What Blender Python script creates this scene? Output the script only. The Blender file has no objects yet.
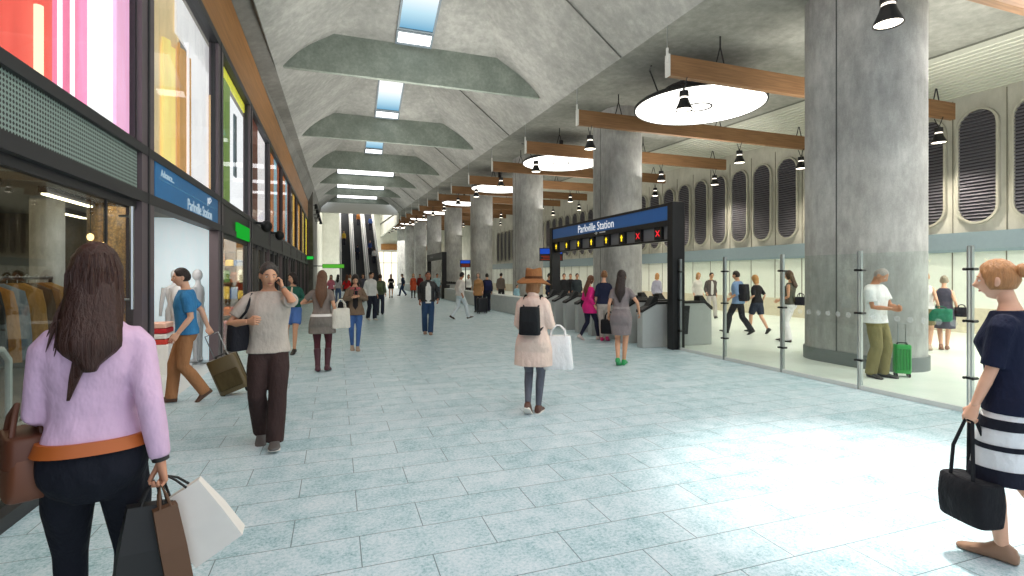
import bpy, math, random
from mathutils import Vector, Matrix, noise
random.seed(7)
C = bpy.context.scene.collection
V = Vector
PI = math.pi

# ------------------------------------------------------------------ colour / materials
def lin(c):
    out = []
    for x in c[:3]:
        x = x / 255.0
        out.append(x / 12.92 if x <= 0.04045 else ((x + 0.055) / 1.055) ** 2.4)
    return (out[0], out[1], out[2], 1.0)

class NT:
    """small node-tree helper"""
    def __init__(s, name):
        s.m = bpy.data.materials.new(name)
        s.m.use_nodes = True
        s.t = s.m.node_tree
        s.t.nodes.clear()
        s.out = s.t.nodes.new('ShaderNodeOutputMaterial')
    def n(s, typ, **kw):
        nd = s.t.nodes.new(typ)
        for k, v in kw.items():
            if k.startswith('i_'):
                nd.inputs[k[2:].replace('_', ' ')].default_value = v
            else:
                setattr(nd, k, v)
        return nd
    def l(s, a, b):
        s.t.links.new(a, b)
    def math(s, op, a, b=None, c=None):
        nd = s.t.nodes.new('ShaderNodeMath'); nd.operation = op
        for k, x in enumerate((a, b, c)):
            if x is None: continue
            if isinstance(x, (int, float)): nd.inputs[k].default_value = x
            else: s.l(x, nd.inputs[k])
        return nd.outputs[0]
    def mix(s, fac, a, b):
        nd = s.t.nodes.new('ShaderNodeMix'); nd.data_type = 'RGBA'
        if isinstance(fac, (int, float)): nd.inputs[0].default_value = fac
        else: s.l(fac, nd.inputs[0])
        for k, x in ((6, a), (7, b)):
            if isinstance(x, tuple): nd.inputs[k].default_value = x
            else: s.l(x, nd.inputs[k])
        return nd.outputs[2]
    def ramp(s, fac, stops):
        nd = s.t.nodes.new('ShaderNodeValToRGB')
        e = nd.color_ramp.elements
        e[0].position, e[0].color = stops[0]
        e[1].position, e[1].color = stops[-1]
        for p, c in stops[1:-1]:
            x = e.new(p); x.color = c
        s.l(fac, nd.inputs[0])
        return nd.outputs[0]
    def pos(s, world=True):
        if world:
            return s.n('ShaderNodeNewGeometry').outputs['Position']
        return s.n('ShaderNodeTexCoord').outputs['Object']
    def mapped(s, vec, scale=(1, 1, 1), loc=(0, 0, 0), rot=(0, 0, 0)):
        nd = s.n('ShaderNodeMapping')
        nd.inputs['Scale'].default_value = scale
        nd.inputs['Location'].default_value = loc
        nd.inputs['Rotation'].default_value = rot
        s.l(vec, nd.inputs['Vector'])
        return nd.outputs[0]
    def noise(s, vec, scale, detail=4, rough=0.55):
        nd = s.n('ShaderNodeTexNoise')
        nd.inputs['Scale'].default_value = scale
        nd.inputs['Detail'].default_value = detail
        nd.inputs['Roughness'].default_value = rough
        s.l(vec, nd.inputs['Vector'])
        return nd.outputs[0]
    def bump(s, h, strength=0.3, dist=0.02):
        nd = s.n('ShaderNodeBump')
        nd.inputs['Strength'].default_value = strength
        nd.inputs['Distance'].default_value = dist
        s.l(h, nd.inputs['Height'])
        return nd.outputs[0]
    def bsdf(s, color, rough=0.5, metal=0.0, normal=None, emit=None, estr=0.0, spec=0.5):
        b = s.n('ShaderNodeBsdfPrincipled')
        if isinstance(color, tuple): b.inputs['Base Color'].default_value = color
        else: s.l(color, b.inputs['Base Color'])
        if isinstance(rough, (int, float)): b.inputs['Roughness'].default_value = rough
        else: s.l(rough, b.inputs['Roughness'])
        b.inputs['Metallic'].default_value = metal
        b.inputs['Specular IOR Level'].default_value = spec
        if normal is not None: s.l(normal, b.inputs['Normal'])
        if emit is not None:
            if isinstance(emit, tuple): b.inputs['Emission Color'].default_value = emit
            else: s.l(emit, b.inputs['Emission Color'])
            b.inputs['Emission Strength'].default_value = estr
        return b
    def done(s, sh):
        s.l(sh.outputs[0] if hasattr(sh, 'outputs') else sh, s.out.inputs['Surface'])
        return s.m

_cache = {}
def plain(rgb, rough=0.5, metal=0.0, spec=0.5):
    k = ('p', tuple(rgb), rough, metal, spec)
    if k not in _cache:
        t = NT('painted_surface')
        nz = t.noise(t.pos(False), 9.0, 3)
        c = lin(rgb)
        col = t.mix(nz, tuple(x * 0.93 for x in c[:3]) + (1,), tuple(min(1, x * 1.07) for x in c[:3]) + (1,))
        _cache[k] = t.done(t.bsdf(col, rough, metal, spec=spec))
    return _cache[k]
def glow(rgb, strength):
    k = ('g', tuple(rgb), strength)
    if k not in _cache:
        t = NT('glowing_surface')
        e = t.n('ShaderNodeEmission')
        e.inputs['Color'].default_value = lin(rgb); e.inputs['Strength'].default_value = strength
        _cache[k] = t.done(e)
    return _cache[k]
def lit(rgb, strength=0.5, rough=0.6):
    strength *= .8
    """diffuse surface with its own glow put in: light boxes, drapes, goods, walls"""
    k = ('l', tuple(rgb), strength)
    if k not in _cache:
        t = NT('self_lit_surface')
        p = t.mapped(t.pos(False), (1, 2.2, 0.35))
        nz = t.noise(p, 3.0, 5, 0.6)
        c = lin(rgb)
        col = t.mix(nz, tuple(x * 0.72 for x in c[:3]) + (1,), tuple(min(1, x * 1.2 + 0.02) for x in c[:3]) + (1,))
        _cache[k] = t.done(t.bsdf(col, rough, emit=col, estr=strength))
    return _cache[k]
def cloth(rgb, scale=1.0, sheen=0.0, rough=0.85, bump=0.55):
    k = ('c', tuple(rgb), scale, rough)
    if k not in _cache:
        t = NT('woven_fabric')
        o = t.pos(False)
        n1 = t.noise(t.mapped(o, (1, 1, 0.55)), 11.0 * scale, 4, 0.5)
        n2 = t.noise(o, 160.0, 2, 0.6)
        c = lin(rgb)
        base = t.mix(n1, tuple(x * 0.72 for x in c[:3]) + (1,), tuple(min(1, x * 1.22) for x in c[:3]) + (1,))
        col = t.mix(t.math('MULTIPLY', n2, 0.25), base, tuple(x * 0.6 for x in c[:3]) + (1,))
        nb = t.bump(n1, bump, 0.06)
        _cache[k] = t.done(t.bsdf(col, rough, normal=nb, spec=0.25))
    return _cache[k]
def skin(rgb):
    k = ('s', tuple(rgb))
    if k not in _cache:
        t = NT('skin')
        n1 = t.noise(t.pos(False), 14.0, 3)
        c = lin(rgb)
        col = t.mix(n1, (c[0] * 0.88, c[1] * 0.82, c[2] * 0.8, 1), (min(1, c[0] * 1.06), c[1] * 1.05, c[2] * 1.05, 1))
        b = t.bsdf(col, 0.5, spec=0.35)
        b.inputs['Subsurface Weight'].default_value = 0.08
        b.inputs['Subsurface Radius'].default_value = (0.012, 0.005, 0.003)
        _cache[k] = t.done(b)
    return _cache[k]
def hairmat(rgb):
    k = ('h', tuple(rgb))
    if k not in _cache:
        t = NT('hair_strands')
        p = t.mapped(t.pos(False), (9, 9, 0.6))
        n1 = t.noise(p, 9.0, 4, 0.65)
        c = lin(rgb)
        col = t.mix(n1, tuple(x * 0.45 for x in c[:3]) + (1,), tuple(min(1, x * 1.7 + 0.004) for x in c[:3]) + (1,))
        _cache[k] = t.done(t.bsdf(col, 0.42, normal=t.bump(n1, 0.6, 0.02), spec=0.4))
    return _cache[k]
def metal(rgb, rough=0.3):
    k = ('m', tuple(rgb), rough)
    if k not in _cache:
        t = NT('brushed_metal')
        n1 = t.noise(t.mapped(t.pos(False), (40, 40, 2)), 4.0, 3)
        c = lin(rgb)
        col = t.mix(n1, tuple(x * 0.85 for x in c[:3]) + (1,), c)
        _cache[k] = t.done(t.bsdf(col, rough, 1.0))
    return _cache[k]
def glassmat(tint=(255, 255, 255), refl=1.0, alpha=0.0):
    k = ('gl', tuple(tint), refl, alpha)
    if k not in _cache:
        t = NT('clear_glass')
        tr = t.n('ShaderNodeBsdfTransparent'); tr.inputs[0].default_value = lin(tint)
        gl = t.n('ShaderNodeBsdfGlossy'); gl.inputs['Roughness'].default_value = 0.02
        lw = t.n('ShaderNodeLayerWeight'); lw.inputs[0].default_value = 0.5
        mx = t.n('ShaderNodeMixShader')
        f = t.math('MULTIPLY', t.math('ADD', t.math('MULTIPLY', t.math('POWER', lw.outputs['Facing'], 4.0), 0.5), 0.035), refl)
        t.l(f, mx.inputs[0]); t.l(tr.outputs[0], mx.inputs[1]); t.l(gl.outputs[0], mx.inputs[2])
        _cache[k] = t.done(mx)
    return _cache[k]
def concrete(name, dark, light, scale=1.0, streak=False, form=0.0):
    t = NT(name)
    p = t.pos(True)
    a = t.noise(t.mapped(p, (0.55, 0.55, 0.55)), 0.9 * scale, 8, 0.62)
    b = t.noise(t.mapped(p, (1, 1, 0.35 if streak else 1)), 5.0 * scale, 6, 0.65)
    g = t.noise(p, 60.0, 3, 0.6)
    f = t.math('ADD', t.math('MULTIPLY', a, 0.55), t.math('ADD', t.math('MULTIPLY', b, 0.4), t.math('MULTIPLY', g, 0.18)))
    col = t.ramp(f, [(0.36, lin(dark)), (0.56, lin([(x + y) / 2 for x, y in zip(dark, light)])), (0.74, lin(light))])
    h = t.math('ADD', b, t.math('MULTIPLY', g, 0.4))
    return t.done(t.bsdf(col, 0.82, normal=t.bump(h, 0.22, 0.02), spec=0.3))

# ------------------------------------------------------------------ geometry builder
class G:
    def __init__(s):
        s.v, s.f, s.mi = [], [], []
    def add(s, vs, fs, mi=0):
        o = len(s.v)
        s.v += [V(p) for p in vs]
        s.f += [tuple(i + o for i in q) for q in fs]
        s.mi += [mi] * len(fs)
        return s
    def join(s, g, mi=None, M=None):
        o = len(s.v)
        s.v += [M @ p for p in g.v] if M else list(g.v)
        s.f += [tuple(i + o for i in q) for q in g.f]
        s.mi += [mi] * len(g.f) if mi is not None else list(g.mi)
        return s
    def box(s, lo, hi, mi=0):
        x0, y0, z0 = lo; x1, y1, z1 = hi
        vs = [(x0, y0, z0), (x1, y0, z0), (x1, y1, z0), (x0, y1, z0), (x0, y0, z1), (x1, y0, z1), (x1, y1, z1), (x0, y1, z1)]
        return s.add(vs, [(0, 3, 2, 1), (4, 5, 6, 7), (0, 1, 5, 4), (1, 2, 6, 5), (2, 3, 7, 6), (3, 0, 4, 7)], mi)
    def loft(s, rings, cap=True, mi=0):
        n = len(rings[0]); vs = [p for r in rings for p in r]; fs = []
        for i in range(len(rings) - 1):
            for j in range(n):
                k = (j + 1) % n
                fs.append((i * n + j, i * n + k, (i + 1) * n + k, (i + 1) * n + j))
        if cap:
            fs.append(tuple(range(n - 1, -1, -1)))
            fs.append(tuple((len(rings) - 1) * n + j for j in range(n)))
        return s.add(vs, fs, mi)
    def tube(s, pts, rad, n=8, mi=0, cap=True, flat=1.0, up=None):
        pts = [V(p) for p in pts]
        if isinstance(rad, (int, float)): rad = [rad] * len(pts)
        rings = []; ref = V(up) if up else None
        for i, p in enumerate(pts):
            if i == 0: d = pts[1] - p
            elif i == len(pts) - 1: d = p - pts[i - 1]
            else: d = (pts[i + 1] - p).normalized() + (p - pts[i - 1]).normalized()
            if d.length < 1e-9: d = V((0, 0, 1))
            d.normalize()
            if ref is None: ref = V((1, 0, 0)) if abs(d.x) < 0.8 else V((0, 1, 0))
            a = (ref - d * ref.dot(d))
            if a.length < 1e-6: a = d.orthogonal()
            a.normalize(); b = d.cross(a)
            if up is None: ref = a
            rings.append([p + (a * math.cos(2 * PI * j / n) + b * math.sin(2 * PI * j / n) * flat) * rad[i] for j in range(n)])
        return s.loft(rings, cap, mi)
    def ell(s, c, r, nu=16, nv=10, mi=0, M=None):
        vs, fs = [], []
        c = V(c)
        for i in range(1, nv):
            th = PI * i / nv
            for j in range(nu):
                ph = 2 * PI * j / nu
                p = V((r[0] * math.sin(th) * math.cos(ph), r[1] * math.sin(th) * math.sin(ph), r[2] * math.cos(th)))
                vs.append(c + (M @ p if M else p))
        top, bot = V((0, 0, r[2])), V((0, 0, -r[2]))
        vs.append(c + (M @ top if M else top)); vs.append(c + (M @ bot if M else bot))
        for i in range(nv - 2):
            for j in range(nu):
                k = (j + 1) % nu
                fs.append((i * nu + j, (i + 1) * nu + j, (i + 1) * nu + k, i * nu + k))
        T, B = len(vs) - 2, len(vs) - 1
        for j in range(nu):
            k = (j + 1) % nu
            fs.append((T, j, k)); fs.append((B, (nv - 2) * nu + k, (nv - 2) * nu + j))
        return s.add(vs, fs, mi)
    def lathe(s, prof, c=(0, 0, 0), n=24, mi=0, cap=True):
        c = V(c)
        return s.loft([[c + V((r * math.cos(2 * PI * j / n), r * math.sin(2 * PI * j / n), z)) for j in range(n)] for r, z in prof], cap, mi)
    def prism(s, poly, lo, hi, axis='y', mi=0):
        def P(a, b, h):
            return {'x': V((h, a, b)), 'y': V((a, h, b)), 'z': V((a, b, h))}[axis]
        return s.loft([[P(a, b, lo) for a, b in poly], [P(a, b, hi) for a, b in poly]], True, mi)
    def mesh(s, name):
        me = bpy.data.meshes.new(name)
        me.from_pydata([tuple(p) for p in s.v], [], s.f)
        me.polygons.foreach_set('material_index', s.mi)
        me.update()
        return me

def link(name, me, mats, parent=None, smooth=False, loc=None, rotz=None):
    o = bpy.data.objects.new(name, me); C.objects.link(o)
    for m in (mats if isinstance(mats, (list, tuple)) else [mats]): me.materials.append(m)
    if parent is not None: o.parent = parent
    if loc is not None: o.location = loc
    if rotz is not None: o.rotation_euler = (0, 0, rotz)
    if smooth: me.polygons.foreach_set('use_smooth', [True] * len(me.polygons))
    return o
def fixnormals(me):
    import bmesh
    bm = bmesh.new(); bm.from_mesh(me)
    bmesh.ops.recalc_face_normals(bm, faces=bm.faces[:])
    bm.to_mesh(me); bm.free()
def obj(name, g, mats, parent=None, smooth=False, loc=None, rotz=None, bevel=0.0, angle=True):
    me = g.mesh(name)
    fixnormals(me)
    o = link(name, me, mats, parent, smooth, loc, rotz)
    if bevel:
        b = o.modifiers.new('edge', 'BEVEL'); b.width = bevel; b.segments = 2; b.limit_method = 'ANGLE'
    if smooth and angle:
        try:
            me.set_sharp_from_angle(angle=math.radians(42))
        except Exception:
            pass
    return o
def tag(o, label=None, cat=None, group=None, kind=None):
    if label: o['label'] = label
    if cat: o['category'] = cat
    if group: o['group'] = group
    if kind: o['kind'] = kind
    return o
def thing(name, label, cat, loc=(0, 0, 0), rotz=0.0, group=None):
    o = bpy.data.objects.new(name, None); C.objects.link(o)
    o.location = loc; o.rotation_euler = (0, 0, rotz); o.empty_display_size = 0.2
    return tag(o, label, cat, group)
def struct(name, g, mats, smooth=False, parent=None, bevel=0.0):
    o = obj(name, g, mats, parent, smooth, bevel=bevel)
    if parent is None: o['kind'] = 'structure'
    return o
def dup(root, loc=None, label=None, group=None, rotz=None):
    r = root.copy(); C.objects.link(r)
    if loc is not None: r.location = loc
    if rotz is not None: r.rotation_euler = (0, 0, rotz)
    if label: r['label'] = label
    if group: r['group'] = group
    for ch in list(root.children):
        c = ch.copy(); C.objects.link(c); c.parent = r
        for g in list(ch.children):
            d = g.copy(); C.objects.link(d); d.parent = c
    return r
ORD = ('first second third fourth fifth sixth seventh eighth ninth tenth eleventh twelfth thirteenth fourteenth fifteenth sixteenth seventeenth eighteenth '
       'nineteenth twentieth').split() + ['twenty-' + w for w in 'first second third fourth fifth sixth seventh eighth ninth'.split()] + ['thirtieth'] + \
      ['thirty-' + w for w in 'first second third fourth fifth sixth seventh eighth ninth'.split()] + ['fortieth'] + \
      ['forty-' + w for w in 'first second third fourth fifth sixth seventh eighth ninth'.split()]

# ------------------------------------------------------------------ camera: hall runs along +Y, camera at the origin, eye 1.65 m
F, HOR, EYE = 505.0, 275.0, 1.65
YAW = math.atan2(176.0, F)
SN, CS = math.sin(YAW), math.cos(YAW)
def at_ground(px, py):
    """floor point seen at a pixel of the photograph"""
    t = EYE * F / (py - HOR); u = (px - 512.0) / F
    return t * (SN + CS * u), t * (CS - SN * u), t
cam_d = bpy.data.cameras.new('camera'); cam = bpy.data.objects.new('camera', cam_d); C.objects.link(cam)
cam.location = (0, 0, EYE); cam.rotation_euler = (PI / 2, 0, -YAW)
cam_d.sensor_width = 36.0; cam_d.lens = F / 1024.0 * 36.0
cam_d.shift_y = (HOR - 288.0) / 1024.0
cam_d.clip_start = 0.05; cam_d.clip_end = 400
bpy.context.scene.camera = cam
TILT = 0.036           # the ceiling rises gently along the hall

# ------------------------------------------------------------------ text
def text_geo(body, size, M, depth=0.004):
    cu = bpy.data.curves.new('lettering', 'FONT'); cu.body = body; cu.size = size; cu.extrude = depth; cu.resolution_u = 3
    o = bpy.data.objects.new('lettering', cu); C.objects.link(o)
    bpy.context.view_layer.update()
    me = bpy.data.meshes.new_from_object(o.evaluated_get(bpy.context.evaluated_depsgraph_get()))
    g = G()
    g.add([M @ v.co for v in me.vertices], [tuple(p.vertices) for p in me.polygons])
    w = max([v.co.x for v in me.vertices] or [0])
    bpy.data.objects.remove(o); bpy.data.curves.remove(cu); bpy.data.meshes.remove(me)
    return g, w
# ------------------------------------------------------------------ materials of the place
M_VAULT = concrete('vault_concrete', (118, 120, 116), (178, 178, 172), 1.0)
M_LOWCEIL = concrete('low_ceiling_concrete', (104, 106, 100), (160, 160, 152), 1.0)
M_BEAM = concrete('greenish_beam_concrete', (100, 110, 102), (156, 164, 154), 2.2)  # darker and greener than the vault concrete
M_COL = concrete('column_concrete', (126, 126, 124), (194, 194, 190), 1.5, True)
M_WALLC = concrete('wall_concrete', (120, 120, 114), (172, 170, 162), 1.2, True)
M_CREAM = concrete('cream_wall', (206, 205, 192), (240, 238, 228), 1.3, True)
M_PALE = plain((234, 238, 230), 0.4)
M_DADO = concrete('stone_dado', (196, 186, 164), (232, 224, 204), 2.0)
M_BAND = plain((128, 146, 154), 0.45)
M_MAUVE = plain((98, 86, 90), 0.45)
M_DARK = plain((42, 41, 43), 0.5)
M_BLACK = plain((16, 16, 18), 0.45)
M_CHAR = plain((58, 59, 60), 0.55)
M_WHITE = plain((240, 240, 238), 0.5)
M_STEEL = metal((190, 194, 196), 0.28)
M_STAIN = metal((150, 154, 156), 0.35)
M_BLUE = plain((30, 120, 182), 0.45)
M_SIGNBLUE = plain((44, 108, 184), 0.4)
M_GLASS = glassmat((249, 253, 251), 0.55)
M_SHOPGLASS = glassmat((236, 240, 238), 1.3)
M_UPGLASS = glassmat((250, 250, 250), 0.5)

def timber(name, a, b, sc=1.0):
    t = NT(name)
    p = t.mapped(t.pos(False), (0.6 * sc, 14 * sc, 14 * sc))
    n1 = t.noise(p, 2.0, 5, 0.6)
    col = t.ramp(n1, [(0.3, lin(a)), (0.7, lin(b))])
    return t.done(t.bsdf(col, 0.55, normal=t.bump(n1, 0.15, 0.01), spec=0.3))
M_TIMBER = timber('timber_beam', (116, 84, 56), (150, 113, 78))
def timber_y():
    t = NT('timber_fascia')
    p = t.mapped(t.pos(True), (12, 0.5, 12))
    n1 = t.noise(p, 1.2, 5, 0.6)
    col = t.ramp(n1, [(0.3, lin((134, 92, 48))), (0.7, lin((168, 118, 66)))])
    return t.done(t.bsdf(col, 0.5, spec=0.35))
M_FASCIA = timber_y()

def floor_mat():
    t = NT('terrazzo_paving')
    p = t.pos(True)
    br = t.n('ShaderNodeTexBrick')
    br.offset = 0.5; br.offset_frequency = 2; br.squash = 1.0
    t.l(t.mapped(p, (1, 1, 1), (-0.54, -0.09, 0)), br.inputs['Vector'])
    br.inputs['Scale'].default_value = 1.0
    br.inputs['Brick Width'].default_value = 0.8; br.inputs['Row Height'].default_value = 0.36
    br.inputs['Mortar Size'].default_value = 0.0035; br.inputs['Mortar Smooth'].default_value = 0.2
    br.inputs['Bias'].default_value = 0.0
    br.inputs['Color1'].default_value = (0, 0, 0, 1); br.inputs['Color2'].default_value = (1, 1, 1, 1)
    br.inputs['Mortar'].default_value = (0.5, 0.5, 0.5, 1)
    tile = t.math('MULTIPLY', br.outputs['Color'], 1.0)
    fine = t.noise(p, 44.0, 4, 0.8)
    med = t.noise(p, 5.0, 4, 0.6)
    mask = t.math('ADD', t.math('MULTIPLY', tile, 0.055), t.math('ADD', t.math('MULTIPLY', med, 0.34), t.math('MULTIPLY', fine, 0.72)))
    col = t.ramp(mask, [(0.41, lin((222, 232, 238))), (0.54, lin((198, 217, 225))), (0.625, lin((164, 197, 204))), (0.74, lin((98, 144, 154)))])
    col2 = t.mix(br.outputs['Fac'], col, lin((112, 132, 138)))
    b = t.bsdf(col2, 0.36, spec=0.4, normal=t.bump(t.math('SUBTRACT', 1.0, br.outputs['Fac']), 0.4, 0.003))
    return t.done(b)
M_FLOOR = floor_mat()
def floor2_mat():
    t = NT('concourse_paving')
    p = t.pos(True)
    fine = t.noise(p, 50.0, 3, 0.7); med = t.noise(p, 1.3, 4, 0.6)
    m = t.math('ADD', t.math('MULTIPLY', med, 0.5), t.math('MULTIPLY', fine, 0.5))
    col = t.ramp(m, [(0.4, lin((232, 237, 230))), (0.65, lin((208, 220, 212)))])
    return t.done(t.bsdf(col, 0.3, spec=0.45))
M_FLOOR2 = floor2_mat()

# ------------------------------------------------------------------ floors
WX = -2.05          # plane of the shop fronts
GX = 7.15           # line of the glass screen and gates
BX = 17.0           # wall with the oval vents
YE = 86.0
struct('floor', G().box((WX, -7, -0.2), (GX, YE, 0)), M_FLOOR)
struct('floor_concourse', G().box((GX, -7, -0.2), (BX, YE, 0)), M_FLOOR2)
struct('floor_shops', G().box((-9.5, -7, -0.2), (WX, 6.8, 0), 0).box((-9.5, 6.8, -0.2), (-3.36, 11.3, 0), 0).box((-3.36, 6.8, -0.2), (WX, 11.3, 0), 1).box((-9.5, 11.3, -0.2), (WX, 42, 0), 0), [plain((132, 122, 106), 0.3), plain((214, 218, 218), .3)])

# ------------------------------------------------------------------ vaulted ceiling: folded bays between downstand beams
BAY = 8.85
YB = [16.0 + BAY * k for k in range(-2, 6)]
def tz(y): return TILT * (y - 16.0)
SL, CLx, CRx, SR = V((-1.62, 7.48)), -0.06, 5.04, V((6.9, 7.38))
kl, kr = (8.86 - 7.48) / (1.56), (8.86 - 7.38) / (6.9 - 5.04)
def vault_profile(w):
    """section at w = 1 under a beam, w = 0 at mid bay"""
    lx = 1.95 + (CLx - 1.95) * w; lz = 8.86 + kl * (lx - CLx)
    rx = CRx - (lz - 8.86) / kr
    fl = max(0.0, (w - 0.80) / 0.20) ** 1.4 * 0.14
    pts = []
    for i in range(9):
        q = i / 8.0; b = fl * math.sin(PI * min(1, q * 1.05)) ** 1.0
        pts.append((SL.x + (lx - SL.x) * q - 0.66 * b, SL.y + (lz - SL.y) * q + 0.75 * b))
    for i in range(1, 4):
        pts.append((lx + (rx - lx) * i / 4.0, lz))
    for i in range(9):
        q = 1 - i / 8.0; b = fl * math.sin(PI * min(1, q * 1.05))
        pts.append((SR.x + (rx - SR.x) * q + 0.62 * b, SR.y + (lz - SR.y) * q + 0.78 * b))
    return pts
g = G()
rings = []
for k in range(len(YB) - 1):
    for i in range(16):
        s = i / 16.0; y = YB[k] + BAY * s
        rings.append([V((x, y, z + tz(y))) for x, z in vault_profile(abs(2 * s - 1))])
y = YB[-1]; rings.append([V((x, y, z + tz(y))) for x, z in vault_profile(1.0)])
n = len(rings[0])
g.add([p for r in rings for p in r], [(i * n + j, i * n + j + 1, (i + 1) * n + j + 1, (i + 1) * n + j) for i in range(len(rings) - 1) for j in range(n - 1)])
o = struct('ceiling_vault', g, M_VAULT)
# fold lines (board joints) of the vault
g = G()
for k in range(len(YB) - 1):
    ym = YB[k] + BAY / 2
    for sx, z0, xm, dz in ((SR.x, SR.y, 2.79, 10.63), ):
        a = V((6.9, ym - 0.3, 7.38 + tz(ym))); b = V((2.95, ym - 0.3, 10.46 + tz(ym)))
        g.tube([a + V((-.02, 0, -.01)), b + V((-.02, 0, -.01))], 0.018, 5)
struct('trim_1', g, plain((88, 88, 84), 0.9))

# low flat ceiling over the concourse, its ribbed edge strip
g = G(); g.add([(6.9, -7, 7.38 + tz(-7)), (14.1, -7, 7.38 + tz(-7)), (14.1, YE, 7.38 + tz(YE)), (6.9, YE, 7.38 + tz(YE)),
                (6.9, -7, 7.6 + tz(-7)), (14.1, -7, 7.6 + tz(-7)), (14.1, YE, 7.6 + tz(YE)), (6.9, YE, 7.6 + tz(YE))],
               [(0, 1, 2, 3), (4, 7, 6, 5), (0, 4, 5, 1), (1, 5, 6, 2), (2, 6, 7, 3), (3, 7, 4, 0)])
struct('ceiling_concourse', g, M_LOWCEIL)
g = G()
def rib_strip(x0, z0, x1, z1, mi):
    g.loft([[V((x0, yy, z0 + tz(yy))), V((x1, yy, z1 + tz(yy))), V((x1, yy, z1 + .3 + tz(yy))), V((x0, yy, z0 + .3 + tz(yy)))] for yy in (-7, YE)], True, mi)
rib_strip(14.1, 7.34, BX, 7.10, 0)
nr = 14
for i in range(nr):
    x0 = 14.12 + (BX - 14.12) * i / nr; zz = 7.34 - .24 * (i + .5) / nr
    rib_strip(x0, zz - .11, x0 + .075, zz - .115, 1)
struct('ceiling_ribbed', g, [plain((112, 114, 104), .7), plain((206, 208, 194), .5)])  # dark backing, pale ribs: rib shading put into the colour

# downstand beams of the vault
for k, yb in enumerate(YB):
    if k == 0: continue
    sec = vault_profile(1.0)
    lo = (7.70, 7.70, 7.70, 7.70, 7.72, 7.95, 8.1, 8.25)[k]
    up = [(x, z + .03) for x, z in sec if z > lo - 0.02]
    poly = [(up[0][0] - .08, lo)] + up + [(up[-1][0] + .08, lo)]
    g = G().loft([[V((x, 0, z + tz(yb))) for x, z in poly], [V((x, 0.16, z + tz(yb))) for x, z in poly]])
    lab = ['concrete ceiling beam spanning the vault just overhead', 'largest greenish concrete ceiling beam in view, nearest across the vault',
           'second greenish concrete ceiling beam across the vault', 'third greenish concrete ceiling beam across the vault',
           'fourth concrete ceiling beam across the vault, narrow with distance', 'fifth concrete ceiling beam across the vault', 'farthest concrete ceiling beam, just before the escalator shaft'][k - 1]
    tag(obj('concrete_beam', g, M_BEAM, loc=(0, yb, 0)), lab, 'beam', 'concrete beams across the vault', 'thing')

# skylights on the folds facing the entrance
def sky_mat():
    t = NT('skylight_glass')
    x = t.n('ShaderNodeSeparateXYZ'); t.l(t.pos(False), x.inputs[0])
    f = t.math('DIVIDE', x.outputs[1], -2.4)
    col = t.ramp(f, [(0.28, lin((112, 168, 200))), (0.52, lin((186, 220, 234))), (0.82, lin((255, 255, 255)))])
    e = t.n('ShaderNodeEmission'); t.l(col, e.inputs[0]); e.inputs[1].default_value = 1.15
    return t.done(e)
M_SKY = sky_mat(); M_SKYW = glow((255, 255, 255), 3.0)
for k, yb in enumerate(YB):
    if k == 0: continue
    for a, b, mm, nm in ((0.03, 0.12, M_SKYW, 'small'), (0.15, 0.55, M_SKY, 'long')) if k < 5 else ((0.01, 0.16, M_SKYW, 'broad'),):
        hw = .5 if k < 5 else 2.15
        t = thing('skylight', f'{nm} glowing rooflight panel before the {ORD[k-1] if k>1 else "overhead"} concrete beam of the vault', 'skylight', (2.28, yb, 8.86 + tz(yb)), group='rooflights along the vault')
        pa, pb = V((0, -4.425 * a, 1.77 * a - .03)), V((0, -4.425 * b, 1.77 * b - .03))
        up = V((0, .37, .93))
        def slab(x0, x1, p, q, d0, d1):
            return [V((x0, 0, 0)) + p + up * d0, V((x1, 0, 0)) + p + up * d0, V((x1, 0, 0)) + q + up * d0, V((x0, 0, 0)) + q + up * d0,
                    V((x0, 0, 0)) + p + up * d1, V((x1, 0, 0)) + p + up * d1, V((x1, 0, 0)) + q + up * d1, V((x0, 0, 0)) + q + up * d1]
        bf = [(0, 3, 2, 1), (4, 5, 6, 7), (0, 1, 5, 4), (1, 2, 6, 5), (2, 3, 7, 6), (3, 0, 4, 7)]
        d = (pb - pa).normalized() * .06
        g = G()
        for x0, x1, p, q in ((-hw - .06, -hw, pa - d, pb + d), (hw, hw + .06, pa - d, pb + d), (-hw, hw, pa - d, pa), (-hw, hw, pb, pb + d)):
            g.add(slab(x0, x1, p, q, -.09, .06), bf)
        obj('frame', g, plain((112, 126, 134), 0.5), t)
        obj('pane', G().add(slab(-hw, hw, pa, pb, -.05, -.02), bf), mm, t)

# bulkhead at the end of the vault, end walls
g = G().box((-2.05, 60.9, 8.75), (7.0, 61.3, 13.2))
struct('wall_bulkhead', g, plain((214, 212, 202), 0.7))
struct('trim_2', G().box((7.0, YE - .5, 5.8), (BX, YE - .3, 6.8)), M_FASCIA)
struct('wall_end', G().box((-2.6, YE, 0), (6.2, YE + .3, 14)).box((6.2, YE, 5.6), (BX, YE + .3, 14)).box((12.6, YE, 0), (BX, YE + .3, 5.6)), M_CREAM)
struct('ceiling_shaft', G().box((-2.6, 61, 13.0), (7.1, YE, 13.3)), M_WHITE)
struct('wall_shaft', G().box((6.9, 61.5, 7.9), (7.1, YE, 13.3)), M_CREAM)
# bright glazing in the end wall
w = G()
for i in range(6): w.box((6.2 + i * 1.28 - .05, YE - .05, 0), (6.2 + i * 1.28 + .05, YE + .1, 5.6))
w.box((6.2, YE - .05, 3.6), (12.6, YE + .1, 3.72)); w.box((6.2, YE - .05, 5.5), (12.6, YE + .1, 5.62))
fr = struct('window_1', w, plain((196, 192, 176), 0.5))
obj('pane', G().box((6.2, YE + .12, 0), (12.6, YE + .14, 5.6)), glow((255, 248, 226), 1.5), fr)

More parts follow.
